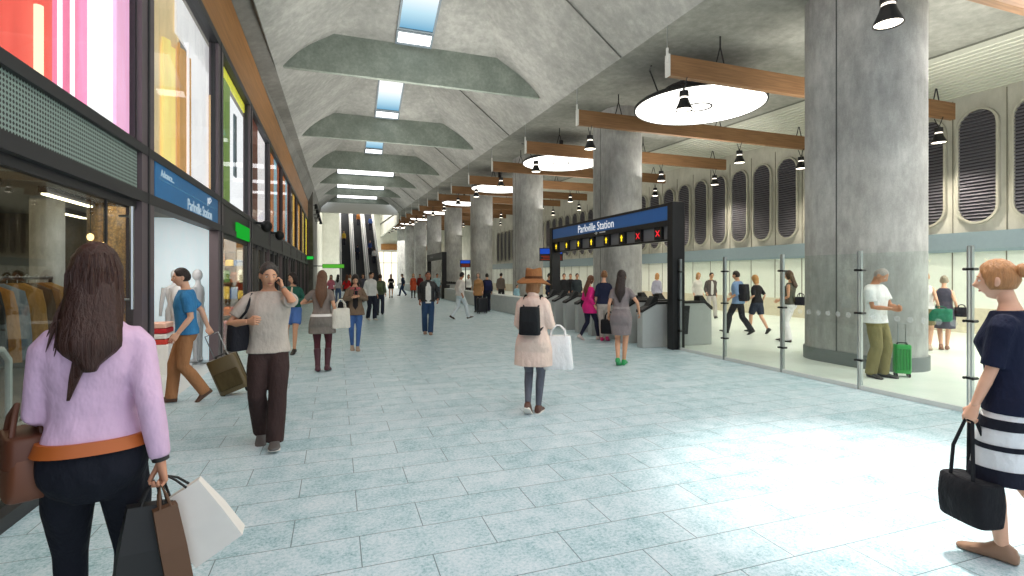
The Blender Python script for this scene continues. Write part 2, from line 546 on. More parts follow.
# ------------------------------------------------------------------ right wall with oval vents
g = G().box((BX, -7, 2.85), (BX + .3, YE, 9.6))
struct('wall_right', g, concrete('upper_wall_concrete', (168, 167, 156), (206, 204, 192), 1.3, True))
struct('wall_right_lower', G().box((BX - .02, -7, .72), (BX + .28, YE, 2.3)), M_PALE)
struct('baseboard_right', G().box((BX - .1, -7, 0), (BX + .28, YE, .72)), M_DADO)
struct('trim_3', G().box((BX - .14, -7, 2.3), (BX + .28, YE, 2.86)), M_BAND)
g = G()
for k in range(-4, 40):
    yy = 9.05 + 1.26 * k + .63
    g.box((BX - .035, yy - .012, .72), (BX, yy + .012, 2.3)); g.box((BX - .02, yy - .01, 2.86), (BX, yy + .01, 6.7))
struct('trim_4', g, plain((120, 116, 104), 0.7))
# one oval vent: dark recess, slats, pale rim
def oval(rw, z0, z1, n=12):
    pts = []
    for i in range(n + 1):
        a = PI * i / n; pts.append((rw * math.cos(a), z1 - rw + rw * math.sin(a)))
    for i in range(n + 1):
        a = PI + PI * i / n; pts.append((rw * math.cos(a), z0 + rw + rw * math.sin(a)))
    return pts
vent0 = None
RW, Z0, Z1 = 0.45, 3.13, 6.28
for k in range(-2, 36):
    yy = 9.05 + 1.26 * k
    lab = f'dark oval louvred vent, {ORD[k+2]} along the wall beyond the concourse from the entrance end'
    if vent0 is None:
        vent0 = thing('louvre_vent', lab, 'vent', (BX, yy, 0), group='oval louvred vents')
        obj('backing', G().prism(oval(RW, Z0, Z1), -.03, 0.02, 'x'), plain((58, 56, 62), 0.7), vent0)
        g = G(); nz = 34
        for i in range(nz):
            z = Z0 + .05 + (Z1 - Z0 - .1) * i / (nz - 1)
            dz = max(0.0, Z0 + RW - z, z - (Z1 - RW)); hw = math.sqrt(max(0, RW * RW - dz * dz)) - .01
            if hw > .03: g.add([(-.10, -hw, z - .03), (-.10, hw, z - .03), (-.03, hw, z + .03), (-.03, -hw, z + .03), (-.085, -hw, z - .036), (-.085, hw, z - .036), (-.03, hw, z + .018), (-.03, -hw, z + .018)],
                               [(0, 1, 2, 3), (7, 6, 5, 4), (0, 4, 5, 1), (1, 5, 6, 2), (2, 6, 7, 3), (3, 7, 4, 0)])
        obj('slats', g, plain((116, 114, 122), 0.55), vent0)
        oo, ii = oval(RW + .05, Z0 - .05, Z1 + .05), oval(RW - .01, Z0 + .01, Z1 - .01)
        g = G(); n = len(oo)
        vs = [(-.02, a, b) for a, b in oo] + [(-.12, a, b) for a, b in oo] + [(-.12, a, b) for a, b in ii] + [(-.02, a, b) for a, b in ii]
        fs = [(q * n + j, q * n + (j + 1) % n, (q + 1) % 4 * n + (j + 1) % n, (q + 1) % 4 * n + j) for q in range(4) for j in range(n)]
        obj('rim', g.add(vs, fs), plain((172, 170, 156), 0.7), vent0)
    else:
        dup(vent0, (BX, yy, 0), lab)

# ------------------------------------------------------------------ columns
def stadium(hx, hy, n=10):
    r = hx; pts = []
    for i in range(n + 1):
        a = PI * i / n; pts.append((r * math.cos(a), (hy - r) + r * math.sin(a)))
    for i in range(n + 1):
        a = PI + PI * i / n; pts.append((r * math.cos(a), -(hy - r) + r * math.sin(a)))
    return pts
CX, CY0 = 9.42, 6.86
for k in range(9):
    yy = CY0 + BAY * k
    h = 7.42 + tz(yy)
    who = ['massive grey concrete column standing behind the man with the green suitcase', 'wide concrete column behind the ticket gates and the blue station sign',
           'third big concrete column from the front, rising behind the woman in the brown hat'] + [f'{ORD[i]} concrete column from the front, in the receding row beyond the hall' for i in range(3, 9)]
    t = thing('concrete_column', who[k], 'column', (CX, yy, 0), group='concrete columns in the long row'); t['kind'] = 'thing'
    obj('shaft', G().prism(stadium(.66, 1.03, 14), 0.0, h, 'z'), M_COL, t, smooth=True)
    obj('kicker', G().prism(stadium(.69, 1.06, 14), 0.0, .24, 'z'), plain((112, 118, 118), 0.6), t, smooth=True)
    g = G()
    for s in (-1, 1): g.box((s * .66 - .006, -.012, .24), (s * .66 + .006, .012, h - .02))
    obj('seam', g, plain((84, 86, 86), 0.8), t)

# ------------------------------------------------------------------ timber beams, pendants, disc lamps
YW = [9.4 + 4.425 * k for k in range(-1, 16)]
def zw(y): return 6.04 + TILT * (y - 9.4)
pend0 = None
def pendant():
    t = thing('pendant_lamp', 'x', 'pendant lamp')
    g = G()
    for s in (-1, 1): g.tube([(0, s * .11, 0.0), (0, s * .015, -.24)], .012, 5)
    g.tube([(0, 0, -.22), (0, 0, -.3)], .02, 6)
    obj('hanger', g, M_BLACK, t)
    obj('cap', G().lathe([(.02, -.27), (.1, -.28), (.105, -.40), (.08, -.41)], n=20), M_BLACK, t, smooth=True)
    obj('collar', G().lathe([(.085, -.41), (.088, -.45)], n=20), glow((255, 246, 230), 2.2), t, smooth=True)
    obj('shade', G().lathe([(.095, -.45), (.115, -.52), (.185, -.68), (.19, -.70), (.178, -.70), (.108, -.53), (.09, -.47)], n=24, cap=False), M_BLACK, t, smooth=True)
    obj('diffuser', G().lathe([(.165, -.672), (.168, -.685)], n=24), glow((255, 244, 224), 5.0), t, smooth=True)
    return t
for k, yy in enumerate(YW):
    z = zw(yy)
    t = thing('timber_beam', ('timber ceiling beam nearest the entrance, only its end showing at the top right' if k == 0 else
              f'{ORD[k-1]} timber beam hanging over the concourse, counted from the big disc lamp inward' if k > 1 else 'nearest full timber beam, hanging in front of the largest disc lamp'), 'beam', (0, yy, z), group='timber beams over the concourse')
    t['kind'] = 'thing'
    obj('plank', G().box((6.93, -.07, 0), (16.5, .07, .46)), M_TIMBER, t, bevel=.008)
    obj('end_plate', G().box((6.90, -.075, -.01), (6.935, .075, .47)).tube([(6.905, 0, .3), (6.905, 0, .62)], .03, 8), plain((206, 206, 200), .4), t)
    ch = 7.38 + tz(yy) - z
    for x in (6.905, 9.4 if False else 8.35, 12.2, 15.8):
        cz = ch if x < 14 else ch - .2
        obj('hanger_rod', G().tube([(x, 0, .44), (x, 0, cz)], .012, 6) if x < 7 else G().tube([(x - .12, 0, .44), (x, 0, .86)], .016, 6).tube([(x + .12, 0, .44), (x, 0, .86)], .016, 6).tube([(x, 0, .84), (x, 0, cz)], .018, 6),
            M_STEEL if x < 7 else M_BLACK, t)
    for j, x in enumerate((7.35, 13.1, 15.9)):
        if k > 11 and j: continue
        where = ('at the hall end of', 'under the middle of', 'at the wall end of')[j]
        bn = 'the timber beam nearest the entrance' if k == 0 else f'the {ORD[k-1]} full timber beam'
        lab = f'small black bell pendant lamp {where} {bn}'
        if pend0 is None:
            pend0 = pendant(); pend0.location = (x, yy, z); pend0['label'] = lab; pend0['group'] = 'black bell pendants'
        else: dup(pend0, (x, yy, z), lab)
lamp0 = None
for k in range(8):
    yy = CY0 + BAY * (k + .5); z = 6.22 + TILT * (yy - 11.3)
    lab = ['huge round white disc lamp, nearest, in front of the massive column', 'second round white disc lamp, between the wide column and the third column'] + [f'{ORD[i]} round white disc lamp in the receding row over the columns' for i in range(2, 8)]
    if lamp0 is None:
        lamp0 = thing('disc_lamp', lab[k], 'ceiling lamp', (9.3, yy, z), group='round disc lamps')
        obj('canopy', G().lathe([(.08, 1.0), (.08, .5), (.95, .46), (.95, .14), (.5, .12)], n=40), plain((34, 34, 36), .7), lamp0, smooth=True)
        obj('rim', G().lathe([(.9, .15), (1.66, .09), (1.71, .04), (1.71, -.01), (1.67, -.02), (1.67, .03), (.9, .1)], n=56, cap=False), M_BLACK, lamp0, smooth=True)
        obj('diffuser', G().lathe([(1.668, .0), (1.668, .03)], n=56), glow((255, 252, 244), 3.2), lamp0, smooth=True)
        obj('ring', G().lathe([(.36, 0), (.36, -.02), (.31, -.02), (.31, 0)], n=36, cap=False), plain((60, 60, 60), .5), lamp0, smooth=True)
        obj('cable', G().tube([(-1.5, -.3, .1), (-1.9, -.5, .55), (-2.2, -1.0, .42)], .02, 5), M_BLACK, lamp0)
    else: dup(lamp0, (9.3, yy, z), lab[k])

# ------------------------------------------------------------------ glass screen along the concourse
posts = [9.27 - 1.345 * k for k in range(0, 9)]
for k, yy in enumerate(posts):
    near = ['beside the black gate portal', 'second from the gate portal', 'third from the gate portal', 'beside the man with the green suitcase', 'nearest in view, by the blond woman'] + [f'{ORD[i]} from the gate portal' for i in range(5, 9)]
    t = thing('glass_post', f'slim steel post of the glass screen, {near[k]}', 'post', (GX, yy, 0), group='posts of the glass screen')
    obj('pole', G().box((-.025, -.026, 0), (.025, -.012, 2.0)).box((-.025, .012, 0), (.025, .026, 2.0)), M_STEEL, t)
    for z in (.42, 1.1, 1.72):
        obj('clamp', G().box((-.03, -.05, z - .014), (.03, .05, z + .014)).tube([(-.045, -.045, z), (.045, -.045, z)], .017, 8).tube([(-.045, .045, z), (.045, .045, z)], .017, 8), M_BLACK, t)
    if k < len(posts) - 1:
        y1 = posts[k + 1]
        p = thing('glass_screen', f'clear glass panel of the screen, {ORD[k]} from the gate portal', 'glass panel', (GX, 0, 0), group='glass panels of the screen')
        obj('pane', G().box((-.006, y1 + .03, .06), (.006, yy - .03, 1.96)), M_GLASS, p)
        obj('bottom_rail', G().box((-.03, y1 + .025, .0), (.03, yy - .025, .06)), plain((214, 218, 214), .35), p)
        g = G()
        for i in range(7):
            yc = y1 + .17 + i * .165
            g.prism([(yc + .042 * math.cos(a * PI / 8), 1.06 + .042 * math.sin(a * PI / 8)) for a in range(16)], -.008, -.0065, 'x')
        t2 = NT('etched_dot'); tr = t2.n('ShaderNodeBsdfTransparent'); df = t2.n('ShaderNodeBsdfDiffuse'); df.inputs[0].default_value = (.9, .92, .9, 1)
        if k == 0:
            mx = t2.n('ShaderNodeMixShader'); mx.inputs[0].default_value = .14; t2.l(tr.outputs[0], mx.inputs[1]); t2.l(df.outputs[0], mx.inputs[2]); M_DOT = t2.done(mx)
        if k in (2, 3, 4, 5): obj('etched_pattern', g, M_DOT, p)

# ------------------------------------------------------------------ ticket gates under black portals
TXF = Matrix(((0, 0, -1), (-1, 0, 0), (0, 1, 0)))       # lettering that faces the hall (-X)
TXS = Matrix(((0, 0, 1), (1, 0, 0), (0, 1, 0)))         # lettering that faces the hall from the shop side (+X)
def place(R, p): return Matrix.Translation(V(p)) @ R.to_4x4()
def arrow_up(cy, cz, s, x):
    return [(cy - s * .3, cz - s), (cy + s * .3, cz - s), (cy + s * .3, cz), (cy + s * .75, cz), (cy, cz + s), (cy - s * .75, cz), (cy - s * .3, cz)]
def portal(y0, y1, first):
    t = thing('gate_portal', 'black portal over the ticket gates with blue Parkville Station sign' if first else 'far black portal frame over distant gates, left of the column row', 'gate portal', (GX, 0, 0))
    for yy in (y0, y1): obj('post', G().box((-.16, yy - .1, 0), (.16, yy + .1, 3.27)), M_BLACK, t, bevel=.01)
    obj('header', G().box((-.14, y0 + .1, 3.2), (.14, y1 - .1, 3.26)).box((-.14, y0 + .1, 2.76), (.14, y1 - .1, 2.88)).box((-.10, y0 + .1, 2.86), (.14, y1 - .1, 3.21)), M_BLACK, t)
    sp = obj('sign_panel', G().box((-.125, y0 + .1, 2.88), (-.10, y1 - .1, 3.2)), M_SIGNBLUE if first else plain((26, 28, 34), .4), t)
    if first:
        g, w = text_geo('Parkville Station', .33, place(TXF, (-.128, 14.0, 2.935)))
        obj('lettering', g, glow((240, 246, 250), .8), sp)
        g = G().box((-.15, 12.80, 2.80), (-.14, 12.83, 2.88)).box((-.15, 12.72, 2.835), (-.14, 12.92, 2.85)).box((-.15, 12.3, 2.83), (-.14, 12.62, 2.86))
        obj('small_mark', g, M_WHITE, sp)
        obj('rail', G().box((-.06, y0 + .1, 2.42), (.06, y1 - .1, 2.46)), M_BLACK, t)
        obj('strip', G().box((-.02, y0 + .1, 2.46), (.02, y1 - .1, 2.76)), plain((120, 120, 124), .45), t)
        for i, px in enumerate((558.6, 569, 581, 594, 609, 624.5, 641, 661)):
            u = (px - 512) / F; yy = GX * (CS - SN * u) / (SN + CS * u)
            b = obj('indicator', G().box((-.09, yy - .14, 2.47), (-.02, yy + .14, 2.76)), M_BLACK, t)
            if i < 6:
                obj('arrow', G().prism(arrow_up(yy, 2.615, .085, 0), -.096, -.09, 'x'), glow((246, 214, 40), 1.6), b)
            else:
                g = G()
                for s in (-1, 1):
                    c = math.cos(PI / 4); 
                    g.add([(-.096, yy + s * -.07 + .02, 2.615 - .07 - .0), (-.096, yy + s * -.07 - .02, 2.615 - .07), (-.096, yy + s * .07 - .02, 2.615 + .07), (-.096, yy + s * .07 + .02, 2.615 + .07)], [(0, 1, 2, 3)])
                obj('cross', g, glow((226, 44, 52), 1.4), b)
    else:
        g, w = text_geo('Parkville Station', .2, place(TXF, (-.128, y1 - 1.2, 2.98)))
        obj('lettering', g, plain((150, 150, 150), .5), sp)
    return t
portal(9.42, 16.0, True)
portal(35.0, 41.0, False)
gate0 = None
def gate_cabinet():
    t = thing('ticket_gate', 'x', 'ticket gate')
    prof = [(-.12, 0), (1.8, 0), (1.8, .82), (1.6, .98), (.25, .98), (-.12, .80)]
    obj('cabinet', G().prism(prof, -.11, .11, 'y'), plain((176, 180, 178), .32), t, bevel=.012)
    obj('top_cover', G().prism([(-.14, .795), (.25, .985), (1.61, .985), (1.82, .82), (1.82, .90), (1.61, 1.04), (.25, 1.04), (-.14, .86)], -.125, .125, 'y'), M_BLACK, t, bevel=.01)
    obj('card_reader', G().prism([(.0, .88), (.3, 1.02), (.3, 1.15), (.2, 1.17)], -.10, .10, 'y'), M_BLACK, t, bevel=.01)
    obj('card_reader', G().prism([(1.75, .92), (1.45, 1.03), (1.45, 1.15), (1.55, 1.17)], -.10, .10, 'y'), M_BLACK, t, bevel=.01)
    for s in (-1, 1):
        obj('paddle', G().prism([(.62, .3), (.92, .3), (.98, .95), (.66, .95)], s * .11, s * .36, 'y'), plain((40, 42, 44), .3), t, bevel=.01)
    obj('plinth', G().box((-.10, -.10, 0), (1.78, .10, .05)), M_DARK, t)
    return t
gy = [9.9 + .80 * k for k in range(8)]
for j, ys in enumerate((gy, [35.6 + .84 * k for k in range(6)])):
    for k, yy in enumerate(ys):
        lab = (f'{ORD[k]} grey ticket gate with black top from the near black portal post' if j == 0 else f'{ORD[k]} distant ticket gate under the far black portal')
        if gate0 is None:
            gate0 = gate_cabinet(); gate0.location = (GX - .5, yy, 0); gate0['label'] = lab; gate0['group'] = 'ticket gates'
        else: dup(gate0, (GX - .5, yy, 0), lab, 'ticket gates' if j == 0 else 'distant ticket gates')
# low walls along the concourse edge
for y0, y1, lab in ((16.5, 34.4, 'long low pale concrete wall between the two gate portals'), (41.6, 62, 'far low pale concrete wall beyond the far gate portal')):
    g = G().prism(stadium(.24, (y1 - y0) / 2, 8), 0, .74, 'z')
    tag(obj('low_wall', g, concrete('pale_concrete', (182, 188, 188), (214, 218, 216), 1.0), loc=(GX + .1, (y0 + y1) / 2, 0), smooth=True, bevel=.02), lab, 'low wall', kind='thing')
# hanging information screens
def screen(x, y, z, w, h, lab, br):
    t = thing('information_screen', lab, 'screen', (x, y, z), math.radians(66))
    obj('housing', G().box((-.05, -w / 2, -h / 2), (.05, w / 2, h / 2)), M_BLACK, t, bevel=.01)
    obj('display', G().box((-.058, -w / 2 + .03, .02), (-.05, w / 2 - .03, h / 2 - .03)), glow((40, 84, 196), .8), t)
    g = G()
    for i in range(3): g.box((-.058, -w / 2 + .05, -h / 2 + .04 + i * .06), (-.051, w / 2 - .06 - .08 * (i % 2), -h / 2 + .07 + i * .06))
    obj('text_rows', g, glow((150, 62, 44), .7), t)
    obj('bracket', br, M_CHAR, t)
screen(7.42, 16.95, 2.40, .86, .48, 'blue and red departure screen hanging left of the station sign portal', G().tube([(.05, 0, .1), (.25, -.1, .1), (.7, -.95 + .35, .1)], .03, 8))
screen(7.42, 29.9, 2.34, .64, .44, 'small distant departure screen with blue top half, by the fourth column', G().tube([(.08, 0, .1), (.08, 0, -1.6)], .03, 8))
# ------------------------------------------------------------------ shop fronts on the left
struct('wall_left', G().box((WX - .5, -7, 7.36), (WX, 42, 9.5)).box((WX - .5, 42, 0), (WX, 62, 9.6)), M_WALLC)
struct('wall_left_far', G().box((WX - .5, 62, 0), (WX + .02, YE, 13.3)), M_CREAM)
struct('trim_5', G().box((WX - .16, -7, 5.98), (WX, 42, 7.36)), M_FASCIA)
# sloped concrete ledge between the fascia and the springing of the vault
g = G().loft([[V((WX - .02, yy, 7.34)), V((WX + .02, yy, 7.34)), V((-1.60, yy, 7.47 + tz(yy))), V((-1.62, yy, 7.62 + tz(yy))), V((WX - .02, yy, 7.7 + max(0, tz(yy))))] for yy in (-1.7, 16, 42, 61)])
struct('trim_6', g, concrete('ledge_concrete', (96, 96, 92), (140, 140, 134), 1.0))
struct('wall_corner', G().box((WX, 42.1, 0), (WX + .35, 43.2, 8.2)), concrete('pilaster_concrete', (84, 84, 80), (130, 128, 120), 1.0))
# bay lines along the front: (start, end)
BAYS = [(-.2, 2.6), (2.6, 6.8), (6.8, 10.65), (10.65, 14.2), (14.2, 18.0), (18.0, 22.0), (22.0, 26.0), (26.0, 30.0), (30.0, 34.0), (34.0, 38.0), (38.0, 42.0)]
# perforated metal of the sign band
def perf_mat():
    t = NT('perforated_metal')
    x = t.n('ShaderNodeSeparateXYZ'); t.l(t.pos(True), x.inputs[0])
    k = 2 * PI / .052
    a = t.math('SINE', t.math('MULTIPLY', t.math('ADD', x.outputs[1], x.outputs[2]), k * .72))
    b = t.math('SINE', t.math('MULTIPLY', t.math('SUBTRACT', x.outputs[1], x.outputs[2]), k * .72))
    f = t.math('GREATER_THAN', t.math('MULTIPLY', a, b), 0.16)
    col = t.mix(f, lin((140, 158, 150)), lin((18, 20, 20)))
    return t.done(t.bsdf(col, .45, .0))
M_PERF = perf_mat()
bays = []
for i in range(1, len(BAYS)):
    y0, y1 = BAYS[i]
    bays.append((y0, y1))
# frames: mullions (structure), band rails, sill
g = G()
for i, (y0, y1) in enumerate(BAYS):
    if i == 0: continue
    w = .22 if i < 5 else .16
    if i == 2: w = .2
    if i == 1: w = .1
    mat = 0
    g.box((WX - .12, y0 - w, 0), (WX + .03, y0 + w, 5.98), mat)
    g.box((WX - .13, y0 - .02, 0), (WX + .045, y0 + .02, 5.98), 1)
g.box((WX - .12, 41.8, 0), (WX + .03, 42.1, 5.98), 0)
struct('trim_7', g, [M_MAUVE, M_DARK])
g = G()
for z0, z1 in ((2.46, 2.58), (3.0, 3.10), (5.86, 6.0)): g.box((WX - .13, -.2, z0), (WX + .04, 42, z1))
g.box((WX - .13, -.2, 0), (WX + .04, 6.8, .1)); g.box((WX - .13, 10.65, 0), (WX + .04, 42, .1))
struct('trim_8', g, M_DARK)
# band panels
t = thing('sign_band', 'grey perforated metal band above the clothes shop window', 'panel', (WX, 0, 0))
obj('mesh_panel', G().box((-.06, -.1, 2.58), (0, 6.55, 3.0)), M_PERF, t)
t = thing('shop_sign', 'blue shop sign reading Parkville Station above the white shop entrance', 'sign', (WX, 0, 0))
obj('board', G().box((-.06, 7.05, 2.56), (.025, 10.42, 3.02)), M_BLUE, t)
g1, w = text_geo('Parkville Station', .235, place(TXS, (.027, 8.42, 2.60)))
obj('lettering', g1, glow((200, 224, 238), .7), t)
g1, w = text_geo('Advance...', .13, place(TXS, (.027, 7.25, 2.86)))
obj('small_lettering', g1, glow((190, 220, 236), .7), t)
obj('rule', G().box((.025, 7.2, 2.815), (.03, 10.3, 2.823)), glow((120, 180, 214), .5), t)
g1, w = text_geo('pt>', .2, place(TXS, (.027, 9.62, 2.85)))
obj('emblem', g1, glow((226, 238, 246), .8), t)
t = thing('sign_band', 'black sign band with blank green lit panel right of the blue sign', 'panel', (WX, 0, 0))
obj('board', G().box((-.06, 10.85, 2.56), (.02, 14.0, 3.02)), M_BLACK, t)
obj('green_panel', G().box((.02, 12.15, 2.46), (.06, 13.75, 2.78)), glow((38, 190, 58), .75), t)
for i in range(4, len(BAYS)):
    y0, y1 = BAYS[i]
    tag(obj('sign_band', G().box((WX - .06, y0 + .2, 2.56), (WX + .02, y1 - .16, 3.02)), M_CHAR), f'plain charcoal sign band over the {ORD[i-1]} shop bay from the front', 'panel', 'plain charcoal sign bands')
t = thing('exit_sign', 'tiny green sign at the far end of the shop fronts', 'sign', (WX, 40.6, 2.9))
obj('box', G().box((.0, -.5, -.12), (.5, -.42, .16)), M_BLACK, t); obj('face', G().box((.03, -.51, -.09), (.47, -.50, .13)), glow((40, 200, 70), 1.0), t)
for k, (yy, zz) in enumerate(((14.9, 2.98), (18.2, 2.98))):
    t = thing('dome_camera', ('black round camera on the sign band, just right of the green panel', 'second black round camera, farther along the shop sign band')[k], 'camera', (WX + .02, yy, zz), group='black round cameras')
    obj('bracket', G().box((0, -.04, .02), (.25, .04, .08)), M_BLACK, t)
    obj('dome', G().ell((.28, 0, -.03), (.14, .14, .16), 18, 12), M_BLACK, t, smooth=True)

# windows: upper and lower glass, one structure object per bay
for i in range(1, len(BAYS)):
    y0, y1 = BAYS[i]
    w = struct(f'window_{2*i}', G().box((WX - .09, y0 + .1, 3.08), (WX - .02, y0 + .24, 5.9)).box((WX - .09, y1 - .24, 3.08), (WX - .02, y1 - .1, 5.9)), M_DARK)
    obj('pane', G().box((WX - .055, y0 + .1, 3.1), (WX - .048, y1 - .1, 5.88)), M_UPGLASS, w)
    if i == 2: continue
    f = G()
    if i == 1:
        for yy in (5.9,): f.box((WX - .06, yy - .012, .1), (WX - .04, yy + .012, 2.46))
    elif i >= 4:
        n = 3
        for q in range(1, n):
            yy = y0 + (y1 - y0) * q / n; f.box((WX - .1, yy - .12, .1), (WX + .02, yy + .12, 2.46))
    else:
        f.box((WX - .09, y1 - .3, .1), (WX - .02, y1 - .2, 2.46))
    f.box((WX - .09, y0 + .1, 2.38), (WX - .02, y1 - .1, 2.46))
    w = struct(f'window_{2*i+1}', f, M_DARK)
    obj('pane', G().box((WX - .055, y0 + .1, .1), (WX - .048, y1 - .1, 2.44)), M_SHOPGLASS, w)
# door pull on the glass of the first shop
t = thing('door_pull', 'long steel pull bar on the glass door of the clothes shop', 'handle', (WX + .05, 6.15, 0))
obj('bar', G().tube([(.03, 0, 1.3), (.03, 0, 2.35)], .02, 8), M_STEEL, t)
for z in (1.4, 2.25): obj('standoff', G().tube([(-.08, 0, z), (.03, 0, z)], .014, 6), M_STEEL, t)

# upper display floor behind the glass
struct('floor_upper', G().box((-4.3, -.2, 2.9), (WX - .14, 42, 3.0)), M_DARK)
struct('ceiling_upper', G().box((-4.3, -.2, 5.92), (WX - .14, 42, 6.02)), glow((255, 250, 238), .3))  # ceiling itself glows, added to light the display floor
def banner(name, lab, y0, y1, z0, z1, depth, mat, cat='display panel', group='display panels behind the upper windows', wavy=0.0):
    depth = .06 + depth * .22; kk = (2.05 + depth) / 2.05; y0 *= kk; y1 *= kk
    g = G(); n = max(2, int((y1 - y0) / .08)); rings = []
    for i in range(n + 1):
        y = y0 + (y1 - y0) * i / n; dx = wavy * math.sin(i * 1.9 + y0 * 3)
        rings.append([V((dx, y, z0)), V((dx + .03, y, z0)), V((dx + .03, y, z1)), V((dx, y, z1))])
    g.loft(rings)
    return tag(obj(name, g, mat, smooth=wavy > 0, loc=(WX - depth, 0, 0)), lab, cat, group)
B = banner
B('lit_backdrop', 'glowing orange-red backdrop panel at the left edge of the upper windows', 3.2, 4.74, 3.0, 5.85, .6, lit((232, 84, 70), .85))
B('lit_backdrop', 'rose pink backdrop panel beside the orange-red one', 4.70, 5.42, 3.0, 5.85, .8, lit((238, 120, 160), .85))
B('lit_backdrop', 'pure white glowing panel between two pink ones', 5.38, 5.95, 3.0, 5.85, .4, glow((255, 255, 255), 1.4))
B('lit_backdrop', 'pale pink backdrop panel by the dark double mullion', 5.92, 6.62, 3.0, 5.85, .2, lit((244, 178, 214), .95))
for k, (yy, c) in enumerate(((4.62, (255, 236, 196)), (4.92, (255, 250, 252)), (5.12, (255, 244, 250)))):
    tag(obj('light_tube', G().tube([(WX - .14, yy * 1.068, 3.02), (WX - .14, yy * 1.068, 3.75 + .9 * (k > 0))], .018 + .014 * (k == 0), 8), glow(c, 1.6)), ('short warm light tube before the orange-red panel', 'left slim white light tube before the rose pink panel', 'right slim white light tube before the rose pink panel')[k], 'light tube', 'light tubes in the pink window')
B('cloth_drape', 'beige cloth drape behind the second upper window', 7.0, 8.0, 3.0, 5.85, .9, lit((214, 192, 148), .75), 'drape', wavy=.03)  # drapes glow of themselves, showcase light put into the material
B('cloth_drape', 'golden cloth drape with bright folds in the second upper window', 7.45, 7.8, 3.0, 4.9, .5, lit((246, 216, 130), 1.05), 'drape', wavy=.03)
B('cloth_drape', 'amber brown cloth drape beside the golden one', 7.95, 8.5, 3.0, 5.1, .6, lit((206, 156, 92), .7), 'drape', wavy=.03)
B('lit_backdrop', 'white glowing panel with faint lilac folds in the second upper window', 8.45, 10.1, 3.0, 5.3, .5, lit((248, 246, 252), 1.15), wavy=.012)
B('lit_backdrop', 'white band along the top of the second upper window', 7.9, 10.4, 5.25, 5.88, .7, lit((236, 236, 240), .9))
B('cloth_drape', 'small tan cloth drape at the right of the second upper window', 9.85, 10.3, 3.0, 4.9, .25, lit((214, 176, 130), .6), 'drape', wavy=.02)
B('lit_backdrop', 'leaf green panel at the left of the third upper window', 10.95, 11.5, 3.0, 5.85, .3, lit((126, 160, 70), .6))
B('lit_backdrop', 'broad white glowing panel filling the third upper window', 11.45, 14.6, 3.0, 5.6, .55, glow((250, 253, 255), 1.35))
B('lit_backdrop', 'thin slate blue strip before the white panel of the third window', 12.0, 12.25, 3.9, 5.3, .4, lit((92, 110, 120), .3))
B('lit_backdrop', 'yellow-green strip along the top of the third upper window', 10.9, 14.0, 5.66, 5.85, .25, lit((222, 220, 60), .9))
B('lit_backdrop', 'dark rust panel at the left of the fourth upper window', 14.42, 15.3, 3.0, 5.85, .14, lit((120, 52, 30), .35))
B('lit_backdrop', 'white panel with a pink tint in the fourth upper window', 15.3, 17.4, 3.0, 5.85, .3, lit((250, 238, 244), 1.1))
B('lit_backdrop', 'yellow-green panel at the right of the fourth upper window', 17.3, 18.2, 3.0, 5.85, .24, lit((206, 214, 60), .8))
cols = [((206, 120, 52), .6), ((150, 196, 214), .8), ((186, 92, 44), .5), ((232, 232, 226), .9)]
names = ['orange', 'pale blue', 'rust', 'white']
for k in range(8):
    c, s = cols[k % 4]
    B('lit_backdrop', f'narrow {names[k%4]} panel in the {"fifth" if k < 4 else "sixth"} upper window', 18.3 + k * .95 + (.3 if k > 3 else 0), 18.3 + k * .95 + .8 + (.3 if k > 3 else 0), 3.0, 5.85, .16, lit(c, s))
cols = [((96, 58, 22), .3), ((244, 190, 60), .9), ((168, 96, 30), .5), ((250, 214, 110), 1.0), ((120, 62, 30), .3), ((240, 168, 44), .9)]
names = ['dark brown', 'amber', 'copper', 'pale gold', 'deep rust', 'bright orange']
for k in range(12):
    c, s = cols[k % 6]
    B('lit_backdrop', f'{names[k%6]} panel in the {("seventh" if k < 4 else "eighth" if k < 8 else "ninth")} upper window, toward its {"left" if k%4<2 else "right"} side', 26.3 + k * .98, 26.3 + k * .98 + .86, 3.0, 5.85, .14, lit(c, s))
B('lit_backdrop', 'bright yellow panel near the end of the upper windows', 38.3, 39.8, 3.0, 5.85, .14, lit((252, 226, 40), 1.0))
B('lit_backdrop', 'magenta panel at the far end of the upper windows', 39.9, 41.8, 3.0, 5.85, .14, lit((226, 30, 100), .9))

# interior of the first shops
struct('wall_shop_back', G().box((-9.5, -3, 0), (-9.3, 42, 2.9)), plain((120, 104, 78), .7))
struct('wall_shop_partition', G().box((-9.3, 11.3, 0), (-3.36, 11.5, 2.9), 0).box((-3.36, 11.25, 0), (WX - .14, 11.5, 2.9), 1), [concrete('bronze_plaster', (60, 52, 38), (112, 96, 66), 2.0), lit((214, 230, 240), .6)])  # white part glows, shop brightness put into the wall
struct('wall_shop_side', G().box((-9.3, -3.0, 0), (WX - .1, -2.8, 2.9)), plain((90, 84, 72), .7))
struct('ceiling_shops', G().box((-9.5, -3, 2.74), (WX - .14, 42, 2.88)), plain((120, 118, 110), .7))
for k, (x, y) in enumerate(((-3.0, 5.2), (-3.6, 6.6), (-4.4, 7.6), (-3.4, 8.4), (-5.0, 9.4), (-4.2, 10.3), (-6.0, 8.6))):
    t = thing('linear_light', f'{ORD[k]} slim ceiling light inside the clothes shop', 'ceiling light', (x, y, 2.66), group='slim lights in the clothes shop')
    obj('housing', G().box((-.05, -.65, 0), (.05, .65, .08)), M_BLACK, t); obj('tube', G().box((-.03, -.62, -.02), (.03, .62, 0)), glow((255, 238, 200), 9.0), t)
